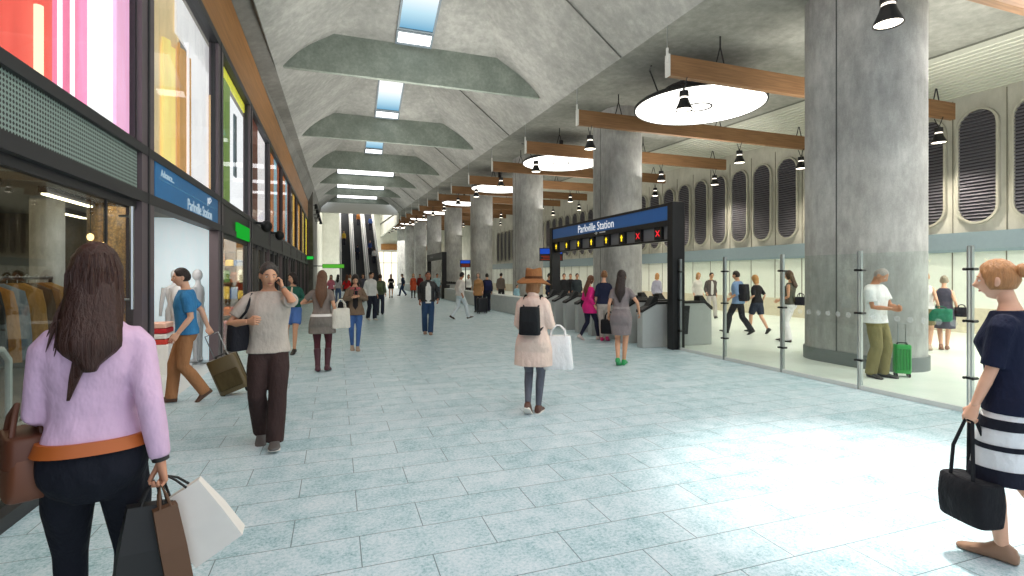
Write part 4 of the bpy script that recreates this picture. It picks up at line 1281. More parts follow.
            for i in range(7):
                t = i / 6.0; c = hd_T((0, -.03 - .01 * t, .02 - .16 * t)); rx, ry = lerp(.082, .098, t) - .02 * (t > .95), lerp(.075, .068, t) - .02 * (t > .95)
                rings.append([c + hd @ V((rx * math.cos(2 * PI * j / 22), min(ry * math.sin(2 * PI * j / 22), .015 + .02 * t), 0)) * s for j in range(22)])
            h.loft(rings)
        obj('hair', h, hairmat(hair_c), body, True, angle=False)
    # ---- clothes
    cv = max(vox, .009) if near else vox
    def garment(nm, g, mat, it=4, v=None): return obj(nm, remesh(g, v or cv, it), mat, body, True, angle=False)
    def legs_x(z):
        xs = []
        for sd in (-1, 1):
            hip, K, A = legs[sd]
            for p, q, r0, r1 in ((hip, K, .106, .07), (K, A, .07, .055)):
                if (p.z - z) * (q.z - z) <= 0 and abs(p.z - q.z) > 1e-6:
                    t = (p.z - z) / (p.z - q.z); c = p.lerp(q, t); r = lerp(r0, r1, t) * s
                    xs.append((c.x - r, c.x + r, c.y - r, c.y + r))
        if not xs: return (-.15 * s, .15 * s, hy - .1 * s, hy + .1 * s)
        return (min(x[0] for x in xs), max(x[1] for x in xs), min(x[2] for x in xs), max(x[3] for x in xs))
    def hang_rings(ztop, zhem, o, flare, n=32, fold=0.0, step=.06):
        """rings from the hem (below the hips) up to ztop (<= .95)"""
        zs = []; z = zhem
        while z < ztop - .015: zs.append(z); z += step
        zs.append(ztop); rr = []
        for z in zs:
            k = sstep(.95, .80, z)
            rx, ry, cy = torso_at(sex, max(z, .84))
            zz = z * s + dz
            bx = legs_x(zz)
            fx = flare * max(0, .9 - z) + .010 * sstep(1.0, .9, z)
            if z > .80:
                bx = (min(bx[0], -rx * s), max(bx[1], rx * s), min(bx[2], (cy - ry) * s + hy), max(bx[3], (cy + ry) * s + hy))
            x0, x1 = lerp(-(rx * s), min(bx[0], -(rx * s) * .8), k) - o - fx, lerp(rx * s, max(bx[1], rx * s * .8), k) + o + fx
            y0, y1 = lerp((cy - ry) * s + hy, min(bx[2], hy - .08 * s), k) - o - fx * .7, lerp((cy + ry) * s + hy, max(bx[3], hy + .08 * s), k) + o + fx * .7
            ring = []
            for j in range(n):
                a = 2 * PI * j / n; w = 1 + fold * math.sin(a * 7 + z * 3) * sstep(.95, .6, z)
                ring.append(V(((x0 + x1) / 2 + (x1 - x0) / 2 * w * math.copysign(abs(math.cos(a)) ** .86, math.cos(a)), (y0 + y1) / 2 + (y1 - y0) / 2 * w * math.copysign(abs(math.sin(a)) ** .86, math.sin(a)), zz)))
            rr.append(ring)
        return rr
    objs = {}
    for w in wear:
        kind, colr = w[0], w[1]; kw = w[2] if len(w) > 2 else {}
        mat = colr if not isinstance(colr, tuple) else cloth(colr)
        o = kw.get('ease', .016) * (1 if vox < .02 else 1.15)
        if kind in ('shirt', 'jacket', 'coat', 'dress', 'vest'):
            g = G(); hem = kw.get('hem', .90); top = kw.get('top', 1.475 if sex == 'm' else 1.455)
            if hem < .94:
                lo = hang_rings(.96, hem, o, kw.get('flare', .0), fold=kw.get('fold', 0))
                up = torso_rings(.97, top, o, 32)
                g.loft(lo + up)
            else: g.loft(torso_rings(hem, top, o, 32))
            sl = kw.get('sleeve', .34)
            for sd in (-1, 1):
                if sl > 0:
                    p, r = arm_path(sd, o * .8 + kw.get('sleeve_ease', .004), sl); g.tube(p, r, 14)
            if kw.get('collar'):
                g.tube([T((0, -.016, 1.44)), T((0, -.012, 1.50)), T((0, -.012, 1.515))], [.08 * s, .068 * s, .062 * s], 16)
            objs[kind] = garment(kind, g, mat)
        elif kind in ('trousers', 'shorts', 'leggings'):
            g = G(); up = kw.get('upto', 1.0 if kind != 'shorts' else .5); top = kw.get('top', 1.0)
            ex = kw.get('extra', (0, .004, .012, .016, .03) if kind == 'trousers' else ((0, .01, .02, .02, .02) if kind == 'shorts' else (0, 0, 0, 0, 0)))
            g.loft(torso_rings(.76, top, o * .7, 28))
            for sd in (-1, 1):
                p, r = leg_path(sd, o * .55, up, ex)
                if up >= 1 and kind == 'trousers':
                    dd = (p[-1] - p[-2]).normalized(); p.append(p[-1] + dd * .03 * s); r.append(r[-1])
                g.tube(p, r, 16)
            objs[kind] = garment(kind, g, mat, 22 if near else 8)
        elif kind == 'skirt':
            g = G(); g.loft(hang_rings(.96, kw.get('hem', .55), o, kw.get('flare', .06), fold=kw.get('fold', .0)) + torso_rings(.975, kw.get('top', 1.06), o * .9, 32))
            objs[kind] = garment(kind, g, mat)
        elif kind == 'boots':
            for sd, ank, R in ((-1, fl, Rl), (1, fr, Rr)):
                hip, K, A = legs[sd]; g = G(); foot_geo(g, ank, R, s, .009)
                q = kw.get('h', .8)
                top = A.lerp(K, q); g.tube([A + V((0, 0, -.03)), A.lerp(K, .2), A.lerp(K, .68 * min(1, q / .7)) + V((0, -.01, 0)), top], [.046 * s, .046 * s, .062 * s, .062 * s], 14)
                obj('boot', remesh(g, cv, 2), mat, body, True, angle=False)
        elif kind == 'belt':
            z = kw.get('z', 1.02); rr = torso_rings(z - .022, z + .022, o + .012, 32, .022)
            objs[kind] = obj('belt', G().loft(rr), mat, body, True)
        elif kind == 'band':        # stripe or waistband on a skirt
            z0, z1 = kw['z']; rr = hang_rings(z1, z0, o, kw.get('flare', .06), step=.03) if z1 <= .95 else torso_rings(z0, z1, o, 32, .02)
            obj(kw.get('name', 'stripe'), G().loft(rr), mat, body, True)
        elif kind == 'hat':
            g = G(); R0 = hd
            def HP(r, z, ov=1.0): return [hd_T((r * math.cos(2 * PI * j / 28), -.005 + r * ov * math.sin(2 * PI * j / 28), z + (.016 * math.cos(4 * PI * j / 28 + 1.2) - .02 * math.cos(2 * PI * j / 28)) * (r > .15) + .012 * math.cos(4 * PI * j / 28) * (z > .12))) for j in range(28)]
            g.loft([HP(.10, .030, 1.15), HP(.16, .020, 1.1), HP(.205, -.012, 1.06), HP(.212, -.004, 1.06), HP(.16, .030, 1.1), HP(.105, .046, 1.15), HP(.100, .13, 1.15), HP(.09, .170, 1.12), HP(.05, .162, 1.2), HP(.01, .150)])
            obj('hat', g, mat, body, True)
            obj('hat_band', G().loft([HP(.1075, .046, 1.15), HP(.106, .075, 1.15)]), cloth((92, 58, 34)), body, True)
        elif kind == 'watch':
            S0, E, W = arms[kw.get('side', 1)]; d = (W - E).normalized()
            obj('watch', G().tube([W - d * .035 * s, W + d * .0 * s], [.030 * s, .030 * s], 16), mat, body, True)
        elif kind == 'open_front':  # garment seen through an open jacket or coat
            pts = []
            for z in (kw.get('hem', .92), 1.0, 1.1, 1.2, 1.3, 1.38, 1.44):
                rx, ry, cy = torso_at(sex, max(.84, z)); wdt = kw.get('w', .06) * (1 if z < 1.3 else 1 - .5 * (z - 1.3) / .15)
                yy = cy + ry + o / s
                pts.append([T((-wdt, yy - .012, z)), T((0, yy + .006, z)), T((wdt, yy - .012, z)), T((0, yy - .04, z))])
            obj(kw.get('name', 'shirt_front'), G().loft(pts), mat, body, True)
    if shoes is not None:
        c, heel = shoes
        for ank, R in ((fl, Rl), (fr, Rr)):
            g = G(); foot_geo(g, ank, R, s, .006, 1.03)
            m = [plain(c, .45)]
            if heel == 's':     # trainers with a pale sole
                rings = []
                for y, rx in ((-.07, .024), (-.05, .036), (.0, .04), (.06, .045), (.12, .053), (.165, .046), (.197, .02)):
                    rings.append([ank + R @ (V((sx * rx, y, zz)) * s) for sx, zz in ((-1, -.0835), (1, -.0835), (1, -.062), (-1, -.062))])
                g.loft(rings, True, 1); m.append(plain((226, 222, 214), .5))
            obj('shoe', g, m, body, True)
    M = Matrix.Translation(V((pos[0], pos[1], 0))) @ Matrix.Rotation(-math.radians(az), 4, 'Z')
    J = dict(M=M, az=az, s=s, grip=grip, S=S, T=T, hc=hc, arms=arms, hip=V((0, hy, hz)), legs=legs)
    return body, J

WALK_L = dict(L=(-.07, .27, -.22), R=(.07, -.30, .75), lh=(-.25, -.13, .94), rh=(.25, .20, .98), lean=.05)
WALK_R = dict(R=(.07, .27, -.22), L=(-.07, -.30, .75), rh=(.25, -.13, .94), lh=(-.25, .20, .98), lean=.05)
STAND = dict(L=(-.10, .0, 0, .12), R=(.10, .02, 0, -.12))
def mixp(a, **k): d = dict(a); d.update(k); return d
def az_of(x, y): return math.degrees(math.atan2(x, y))

# ---- things people carry
def carried(name, label, cat, J, p, yaw=0.0, group=None):
    """an Empty at a point given in the carrier's own space"""
    w = J['M'] @ V(p)
    return thing(name, label, cat, tuple(w), -math.radians(J['az']) + yaw, group)
def rbox(g, hx, hy, z0, z1, taper=1.0, r=.25, n=20, mi=0, belly=0.0):
    rings = []
    for t in (0, .04, .2, .5, .8, .96, 1.0):
        k = lerp(1.0, taper, t) * (.93 if t in (0, 1.0) else 1.0); bl = 1 + belly * math.sin(PI * t)
        rings.append([p for p in sring(0, 0, lerp(z0, z1, t), hx * k, hy * k * bl, n, 4.5)])
    return g.loft(rings, True, mi)
def tote(label, J, hand, size, colr, cat='bag', name='tote_bag', drop=.22, taper=1.12, yaw=0.0, group=None, strapc=None, belly=.25):
    """bag hanging below a hand or an elbow"""
    hx, hy, h = size
    t = carried(name, label, cat, J, hand, yaw, group)
    g = rbox(G(), hx, hy, -drop - h, -drop, 1 / taper if taper > 1 else taper, belly=belly)
    obj('body', g, cloth(colr), t, True)
    for sy in (-1, 1):
        q = G().tube([(-hx * .5, sy * hy * .7, -drop - .03), (-hx * .42, sy * hy * .6, -drop * .5), (-.02, sy * .012, -.01), (.02, sy * .012, -.01), (hx * .42, sy * hy * .6, -drop * .5), (hx * .5, sy * hy * .7, -drop - .03)], .010, 6)
        obj('handle', q, cloth(strapc or colr), t, True)
    return t
def backpack(label, J, colr, size=(.14, .075, .36), z=1.20, y=-.125, straps=True, cat='backpack'):
    s = J['s']; T = J['T']
    c = T((0, y - size[1] * .55, z)); t = carried('backpack', label, cat, J, c)
    hx, hy, h = size
    g = rbox(G(), hx * s, hy * s, -h / 2 * s, h / 2 * s, .9, belly=.2); obj('body', g, cloth(colr), t, True)
    obj('pocket', rbox(G(), hx * .75 * s, hy * .5 * s, -h * .42 * s, -h * .02 * s, .95), cloth(tuple(int(x * .8) for x in colr)), t, True).location = (0, -hy * .75 * s, 0)
    if straps:
        for sx in (-1, 1):
            pts = [V(T((sx * .085, y + .02, z + h * .40))), V(T((sx * .095, -.07, 1.44))), V(T((sx * .10, .01, 1.475))), V(T((sx * .105, .085, 1.41))), V(T((sx * .12, .11, 1.27))), V(T((sx * .145, .06, 1.14))), V(T((sx * .12, y + .02, z - h * .35)))]
            pts = [p - c for p in pts]
            obj('strap', G().tube(pts, .017 * s, 8, flat=.4), cloth(colr), t, True)
    return t
def suitcase(label, pos, rotz, tilt, size, colr, handle=.45, ribs=True, name='suitcase'):
    hx, hy, h = size
    t = thing(name, label, 'suitcase', pos, rotz); t.rotation_euler = (tilt, 0, rotz)
    g = rbox(G(), hx, hy, .06, .06 + h, 1.0); obj('shell', g, plain(colr, .4), t, True)
    if ribs:
        for i in range(5):
            x = -hx * .7 + i * hx * .35
            obj('rib', G().box((x - .012, -hy - .008, .12), (x + .012, hy + .008, h)), plain(tuple(int(c * .85) for c in colr), .4), t, bevel=.004)
    else:
        obj('front_pocket', G().box((-hx * .8, -hy - .025, .12), (hx * .8, -hy + .01, .06 + h * .62)), cloth(tuple(int(c * .85) for c in colr)), t, bevel=.02)
        obj('trim', G().box((-hx - .006, -.012, .08), (hx + .006, .012, .05 + h)), plain((50, 46, 40), .5), t, bevel=.005)
    for sx in (-1, 1):
        for sy in (-1, 1): obj('wheel', G().tube([(sx * hx * .75 - .012, sy * hy * .6, .03), (sx * hx * .75 + .012, sy * hy * .6, .03)], .03, 12), M_BLACK, t, True)
    if handle:
        obj('pull_handle', G().tube([(-hx * .45, 0, h), (-hx * .45, 0, h + handle), (hx * .45, 0, h + handle), (hx * .45, 0, h)], .009, 6), M_STAIN, t)
    obj('grab_handle', G().tube([(-.07, 0, h + .05), (-.06, 0, h + .09), (.06, 0, h + .09), (.07, 0, h + .05)], .012, 6), M_BLACK, t)
    return t
def phone(label, J, p, rot=(0, 0, 0), c=(24, 24, 28)):
    t = carried('phone', label, 'phone', J, p); t.rotation_euler = (rot[0], rot[1], t.rotation_euler.z + rot[2])
    obj('case', G().box((-.037, -.0045, -.072), (.037, .0045, .072)), plain(c, .3), t, bevel=.004)
    obj('display', G().box((-.033, .0045, -.064), (.033, .0052, .064)), plain((8, 8, 12), .15), t)
    return t
# ------------------------------------------------------------------ the cast
def spot_at(px, py): 
    x, y, t = at_ground(px, py); return x, y, az_of(x, y)
SK_L, SK_M, SK_T, SK_D = (226, 178, 150), (210, 160, 128), (190, 136, 104), (120, 80, 58)
BROWN, DARKB, BLACKH, BLOND, GREYH, AUB = (58, 36, 24), (36, 24, 20), (18, 16, 16), (176, 128, 76), (128, 120, 112), (96, 56, 34)

# woman in the pink shirt, foreground left, seen from behind
b, J = person((-.90, 2.43), -14, 1.76, 'f', mixp(STAND, L=(-.09, .22, -.1), R=(.09, -.12, .3), rh=(.215, -.10, .90), lh=(-.165, .24, 1.05), lel=(-.15, -1.0, -.5), curl=(.9, 1.15), lth=(0, -.2, 1), hairlen=.30),
       [('shirt', cloth((222, 186, 214), .55, bump=.75), dict(sleeve=.97, hem=1.0, ease=.014, sleeve_ease=.004, collar=True)), ('leggings', cloth((24, 26, 36)), dict(top=1.03, ease=.012)),
        ('belt', plain((178, 92, 36), .5), dict(z=.992)), ('watch', plain((34, 30, 28), .4), dict(side=1))],
       'long-haired woman from behind in a lilac pink shirt, orange-brown belt and dark jeans', vox=.0065, hair='long', hair_c=(56, 31, 23), shoes=((20, 20, 22), 0), skin_c=(206, 150, 120))
Hl, Hr = J['grip'][-1], J['grip'][1]
# loose locks over the back of the shirt
g = G(); rr = random.Random(11); hd0 = J['hc']
for i in range(110):
    a = rr.uniform(-1.3, 1.3); r = rr.uniform(.9, 1.04)
    x0 = math.sin(a) * .080 * r; y0 = -math.cos(a) * .108 * r - .005
    top = hd0 + V((x0 * .8, y0 * .8, rr.uniform(.03, .09))); mid = hd0 + V((x0 * 1.08, y0 * .95 - .012, rr.uniform(-.14, -.08)))
    L = rr.uniform(.20, .30); end = hd0 + V((x0 * 1.2 + rr.uniform(-.03, .02) - .012, -.140 + .03 * abs(x0) / .08 + rr.uniform(-.015, .015), -L))
    g.tube([top, (top + mid) / 2 + V((x0 * .14, y0 * .12, .01)), mid, (mid + end) / 2 + V((x0 * .1, -.018, 0)), end], [.004, .007, .009, .008, .001], 5)
# the long thin lock down the left of the spine
for k in range(9):
    g.tube([hd0 + V((-.02 + k * .007, -.11, -.12)), hd0 + V((-.035 + k * .005, -.150, -.26)), hd0 + V((-.055 + k * .003, -.160, -.37)), hd0 + V((-.068 + k * .001, -.152, -.46))], [.009, .010, .006, .001], 5)
obj('hair_lock', g, hairmat((56, 31, 23)), b, True)
t = carried('handbag', 'brown leather handbag on the left forearm of the woman in pink', 'bag', J, (-.225, .10, 1.12), .3)
obj('body', rbox(G(), .07, .14, -.31, -.08, .82, belly=.25), plain((112, 66, 44), .5), t, True)
obj('flap', rbox(G(), .074, .142, -.19, -.075, .86, belly=.1), plain((96, 54, 36), .5), t, True)
for sx in (-1, 1): obj('handle', G().tube([(sx * .045, -.08, -.10), (sx * .035, -.06, -.02), (sx * .02, 0, .03), (sx * .035, .06, -.02), (sx * .045, .08, -.10)], .010, 8), plain((96, 54, 36), .5), t, True)
obj('tassel', G().tube([(.088, .02, -.16), (.093, .02, -.22), (.093, .02, -.29)], [.006, .014, .018], 8), plain((84, 46, 30), .6), t)
def paperbag(lab, p, c, hx, hy, h, yaw, roll=0.0, cm=None):
    t = carried('shopping_bag', lab, 'bag', J, p, yaw); t.rotation_euler.y = roll
    r = [[V((sx * hx * q, sy * hy * q2, z)) for sx, sy in ((-1, -1), (1, -1), (1, 1), (-1, 1))] for z, q, q2 in ((-.09 - h, 1, 1), (-.09 - h * .5, 1, .9), (-.09, .9, .5))]
    obj('body', G().loft(r), plain(c, .5), t)
    for sy in (-1, 1): obj('handle', G().tube([(-hx * .4, sy * hy * .5, -.09), (-hx * .25, sy * hy * .35, -.04), (0, 0, .0), (hx * .25, sy * hy * .35, -.04), (hx * .4, sy * hy * .5, -.09)], .005, 6), plain(cm or c, .6), t)
paperbag('black paper shopping bag in the right hand of the woman in pink', (Hr.x - .015, Hr.y + .01, Hr.z), (26, 24, 24), .085, .05, .34, .15, .12)
paperbag("white paper shopping bag swinging out from the pink-shirted woman's hand", (Hr.x + .02, Hr.y + .05, Hr.z), (226, 220, 212), .10, .045, .30, -.2, -.55, (30, 28, 28))
paperbag('tan and black paper bag between the two other shopping bags', (Hr.x + .008, Hr.y - .03, Hr.z - .01), (96, 66, 44), .045, .04, .34, .2, -.15)

# woman at the right edge, navy top and striped skirt
b, J = person((3.70, 1.80), 63 - 78, 1.72, 'f', dict(L=(-.06, .04, 0), R=(.06, -.30, .7), lh=(-.20, .14, .86), rh=(.25, -.10, .92), lean=.06, curl=(1.2, .4)),
       [('shirt', (22, 28, 52), dict(sleeve=.5, hem=.87, ease=.024)), ('skirt', cloth((236, 234, 238)), dict(hem=.47, flare=.05, ease=.016)),
        ('band', cloth((26, 28, 40)), dict(z=(.78, .84), flare=.05, ease=.019)), ('band', cloth((26, 28, 40)), dict(z=(.66, .69), flare=.05, ease=.019)), ('band', cloth((30, 32, 46)), dict(z=(.46, .55), flare=.05, ease=.019, name='hem_stripe'))],
       'woman at the right edge in navy top and black and white striped skirt, walking left', vox=.0075, hair='bun', hair_c=(168, 118, 74), shoes=((150, 116, 92), 0), skin_c=SK_L)
tote('black handbag with long handles held by the striped-skirt woman', J, tuple(J['grip'][-1]), (.135, .085, .25), (26, 26, 30), 'bag', 'handbag', .34, 1.0, math.radians(62), strapc=(30, 30, 34))

# man on the phone
x, y, a = spot_at(269, 443)
b, J = person((x, y), a + 183, 1.76, 'm', dict(L=(-.06, .20, -.15), R=(.07, -.12, .35), lh=(-.125, .085, 1.50), lel=(-.55, .35, -1), rh=(.16, .22, 1.20), rel=(.8, -.3, -.6), ldir=(.1, .05, 1), lth=(0, -1, .1), curl=(.95, 1.2), lean=.03, handrel=True),
       [('shirt', (196, 184, 172), dict(sleeve=.40, hem=.88, ease=.018, sleeve_ease=.012)), ('trousers', (62, 46, 44), dict(ease=.02, extra=(.006, .012, .016, .022, .034))), ('watch', M_STEEL, dict(side=-1))],
       'grey-haired man in a beige t-shirt and dark trousers talking on a phone', vox=.008, hair='short', hair_c=(60, 54, 50), shoes=((92, 88, 86), 's'), skin_c=SK_M, head=(-14, 10))
g1 = J['grip'][-1]; phone('dark phone held to the ear of the man in beige', J, (g1.x + .015, g1.y + .0, g1.z + .06), (0, .2, 1.3))
sR = J['S'][1]
t = carried('shoulder_bag', 'black shoulder bag hanging at the side of the man on the phone', 'bag', J, (.25, .02, 1.08), .7)
obj('body', rbox(G(), .115, .06, -.15, .13, .9, belly=.2), cloth((36, 36, 42)), t, True)
q = V((.25, .02, 1.08)); Mz = Matrix.Rotation(-.7, 3, 'Z')
obj('strap', G().tube([Mz @ (p - q) for p in (V((.27, .09, 1.20)), V((.19, .13, 1.30)), V((.14, .05, 1.465)), V((.15, -.085, 1.42)), V((.22, -.12, 1.28)), V((.26, -.05, 1.20)))], .017, 8, flat=.4), cloth((30, 30, 34)), t, True)

# man in blue walking along the shop front with a suitcase
x, y = -1.84, 7.60; a = az_of(x, y)
b, J = person((x, y), a - 92, 1.72, 'm', dict(L=(-.07, -.27, .65), R=(.07, .17, -.08), lh=(-.23, .10, .92), rh=(.22, -.26, .95), lean=.03, curl=(.5, 1.2)),
       [('shirt', (62, 132, 184), dict(sleeve=.42, hem=.89, ease=.018, sleeve_ease=.008)), ('trousers', (170, 120, 82), dict(ease=.010))],
       'bearded man in a blue t-shirt and tan trousers walking along the shop front', vox=.0085, hair='short', hair_c=(40, 28, 24), shoes=((90, 62, 46), 0), skin_c=SK_L, head=(0, 2))
W = J['M'] @ V(J['grip'][1])
wx, wy, _ = at_ground(237, 394)
# tilted trolley: local z runs from the wheels to the hand
base = V((wx, wy, .03)); dirv = (W - base); L = dirv.length; dirv.normalize()
t = suitcase('olive brown trolley suitcase tilted behind the man in blue', tuple(base - dirv * .03), 0, 0, (.19, .12, .50), (96, 80, 50), L - .50, ribs=False)
t.rotation_mode = 'QUATERNION'; t.rotation_quaternion = dirv.to_track_quat('Z', 'X')
t['label'] = 'olive brown trolley suitcase tilted behind the man in blue'

# woman in a green cardigan and blue shorts
x, y, a = spot_at(293, 353)
b, J = person((x, y), a + 195, 1.68, 'f', dict(L=(-.06, .12, .1), R=(.12, -.05, .15, -.3), lh=(-.10, .25, 1.16), rh=(.16, .22, 1.12), lel=(-.8, -.4, -.6), rel=(.8, -.4, -.6), curl=(.9, .9)),
       [('jacket', (44, 96, 82), dict(sleeve=.95, hem=1.0, ease=.020)), ('open_front', cloth((222, 196, 172)), dict(hem=1.22, w=.07, ease=.022, name='blouse')), ('shorts', (84, 118, 180), dict(upto=.36, ease=.018, extra=(.015, .02, .02, .02, .02)))],
       'dark-haired woman in a green cardigan and blue shorts beside the shop fronts', vox=.0095, hair='bob', hair_c=DARKB, shoes=((26, 24, 26), 0), skin_c=SK_M, head=(35, 5))
t = tote('dark clutch bag held by the woman in the green cardigan', J, (.06, .25, 1.16), (.14, .03, .14), (38, 36, 44), 'bag', 'clutch_bag', -.02)

# woman from behind, grey dress, burgundy boots
x, y, a = spot_at(322, 372)
b, J = person((x, y), a + 6, 1.70, 'f', mixp(STAND, L=(-.07, 0, .12, .1), R=(.08, .03, .12, -.1), lh=(-.17, .16, 1.22), lel=(-1, -.3, -.7), rh=(.24, .06, .98), curl=(.8, .9), hairlen=.46),
       [('shirt', (132, 120, 112), dict(sleeve=.34, hem=.98, ease=.016)), ('skirt', (130, 122, 114), dict(hem=.66, flare=.10, ease=.018, top=1.0)), ('belt', plain((232, 226, 220), .5), dict(z=.985)),
        ('leggings', cloth((84, 44, 50)), dict(ease=.006)), ('boots', plain((74, 34, 44), .5), dict(h=.72))],
       'long-haired woman from behind in a grey dress, white belt and burgundy boots', vox=.0095, hair='long', hair_c=(98, 66, 44), shoes=None, skin_c=SK_M)
tote('white cloth shoulder bag at the right side of the burgundy-booted woman', J, (.30, .0, 1.24), (.16, .07, .34), (224, 218, 204), 'bag', 'tote_bag', .16, 1.1, math.radians(20))

# woman facing, olive jacket, jeans, looking at her phone
x, y, a = spot_at(355, 350)
b, J = person((x, y), a + 176, 1.66, 'f', dict(L=(-.05, .10, 0), R=(.06, -.06, .2), lh=(-.06, .27, 1.24), rh=(.07, .27, 1.22), lel=(-.9, -.3, -.7), rel=(.9, -.3, -.7), curl=(1.0, 1.0), lean=.02),
       [('jacket', (122, 102, 84), dict(sleeve=.97, hem=.80, ease=.024, flare=.06)), ('open_front', cloth((40, 36, 38)), dict(hem=.84, w=.06, ease=.030, name='top')), ('leggings', cloth((70, 104, 160)), dict(ease=.012)), ('belt', cloth((186, 92, 96)), dict(z=1.42))],
       'woman in an olive jacket and blue jeans walking toward us, looking at her phone', vox=.0095, hair='long', hair_c=DARKB, shoes=((170, 150, 132), 0), skin_c=SK_M, head=(0, 26))
phone('pink phone in the hands of the woman in the olive jacket', J, (0, .33, 1.27), (-.6, 0, 0), (214, 110, 120))
tote('black bag on the right arm of the woman in the olive jacket', J, (.29, .05, 1.15), (.13, .07, .27), (30, 28, 30), 'bag', 'handbag', .08, 1.0)

# young man in a white hoodie
x, y, a = spot_at(371, 320)
b, J = person((x, y), a + 150, 1.75, 'm', dict(L=(-.07, .14, 0), R=(.08, -.10, .2)),
       [('jacket', (228, 226, 222), dict(sleeve=.96, hem=.88, ease=.026, collar=True)), ('trousers', (36, 40, 54), dict(ease=.016))],
       'dark-haired young man in a white hoodie and dark jeans left of centre', vox=.013, hair='short', hair_c=BLACKH, shoes=((210, 206, 200), 0), skin_c=SK_M, head=(-20, 0))
x, y, a = spot_at(380, 315)
b, J = person((x, y), a + 8, 1.68, 'm', WALK_R, [('jacket', (96, 104, 84), dict(sleeve=.95, hem=.88, ease=.024)), ('trousers', (50, 56, 70), {})],
       'person in an olive jacket just behind the man in the white hoodie', vox=.014, hair='short', hair_c=BROWN, shoes=((40, 38, 38), 0), skin_c=SK_M)
backpack('green backpack on the person behind the white hoodie', J, (104, 116, 84))
# cluster at the foot of the escalators
cl = [(331, 304, 176, 'f', (214, 120, 140), (60, 52, 60), 'long', DARKB, 'person in a pink top at the left of the far cluster'),
      (338, 303, 10, 'f', (206, 206, 210), (96, 120, 160), 'long', BLACKH, 'dark-haired person in a pale grey top in the far cluster'),
      (347, 304, 20, 'f', (206, 40, 44), (44, 42, 50), 'long', AUB, 'person in a bright red top in the far cluster'),
      (350.5, 300, 190, 'm', (232, 230, 226), (60, 66, 90), 'short', BROWN, 'person in a white shirt behind the red top in the far cluster'),
      (363, 302, 185, 'm', (92, 92, 104), (40, 42, 52), 'short', BLACKH, 'person in a grey jacket right of the far cluster')]
for px, fy, fa, sx, c1, c2, hs, hc_, lab in cl:
    x, y, a = spot_at(px, fy)
    person((x, y), a + fa, 1.72 if sx == 'm' else 1.66, sx, WALK_L if px % 2 else STAND, [('shirt', c1, dict(sleeve=.6, hem=.9)), ('trousers', c2, {})], lab, vox=.019, hair=hs, hair_c=hc_, skin_c=SK_M, group=None)
# thin out-walkers in the middle distance
x, y, a = spot_at(391, 298)
person((x, y), a + 182, 1.70, 'f', WALK_R, [('shirt', (30, 30, 34), dict(sleeve=.5)), ('belt', cloth((236, 236, 236)), dict(z=1.2)), ('skirt', (28, 28, 34), dict(hem=.7, flare=.1))], 'far person in black with a white sash, alone before the bright glazing', vox=.019, hair='bob', hair_c=BLACKH, skin_c=SK_L)
x, y, a = spot_at(403, 296)
person((x, y), a - 80, 1.74, 'm', WALK_L, [('jacket', (52, 60, 84), dict(sleeve=.95, hem=.88)), ('trousers', (60, 78, 112), {})], 'far walker in dark blue striding left before the bright glazing', vox=.019, hair='short', hair_c=BROWN, skin_c=SK_M)
x, y, a = spot_at(413.3, 298)
person((x, y), a + 175, 1.72, 'f', STAND, [('coat', (206, 88, 58), dict(sleeve=.95, hem=.55, flare=.08)), ('leggings', cloth((40, 36, 40)), {})], 'far person in a long orange coat', vox=.018, hair='bob', hair_c=BLOND, skin_c=SK_L)
x, y, a = spot_at(420, 297.6)
person((x, y), a + 190, 1.70, 'm', STAND, [('jacket', (120, 40, 44), dict(sleeve=.95, hem=.86)), ('trousers', (40, 38, 46), {})], 'far person in a dark red jacket beside the orange coat', vox=.018, hair='short', hair_c=BLACKH, skin_c=SK_T)
x, y, a = spot_at(437, 300)
person((x, y), a + 160, 1.72, 'm', mixp(STAND, rh=(.5, .2, 1.25)), [('shirt', (168, 198, 206), dict(sleeve=.9, hem=.88)), ('trousers', (86, 92, 104), {})], 'far person in a pale blue shirt at the far black portal', vox=.018, hair='short', hair_c=BLACKH, skin_c=SK_T)
# man in a leather jacket
x, y, a = spot_at(428, 334)
b, J = person((x, y), a + 176, 1.74, 'm', dict(L=(-.06, .12, 0), R=(.08, -.10, .2), lh=(-.27, .10, .96), rh=(.23, .02, .93), lel=(-.6, -1, 0)),
       [('jacket', plain((34, 32, 34), .5), dict(sleeve=.96, hem=.90, ease=.024, collar=True)), ('open_front', cloth((226, 222, 214)), dict(hem=.86, w=.075, ease=.032, name='t_shirt')), ('trousers', (48, 72, 104), dict(ease=.018))],
       'man in a black leather jacket, white t-shirt and jeans walking toward us', vox=.011, hair='crop', hair_c=BLACKH, shoes=((150, 120, 100), 0), skin_c=(168, 112, 86), head=(-8, 0))
# man all in white
x, y, a = spot_at(460, 319)
person((x, y), a + 60, 1.78, 'm', dict(L=(-.06, -.36, .5), R=(.07, .34, -.25), lh=(-.25, .12, .95), rh=(.25, -.06, .95), lean=.08),
       [('shirt', (232, 222, 214), dict(sleeve=.9, hem=.88, ease=.022)), ('trousers', (222, 230, 236), dict(ease=.012))],
       'man dressed in white striding right, left of the fourth column', vox=.013, hair='short', hair_c=BLACKH, shoes=((70, 50, 40), 0), skin_c=SK_T, head=(-20, 0))
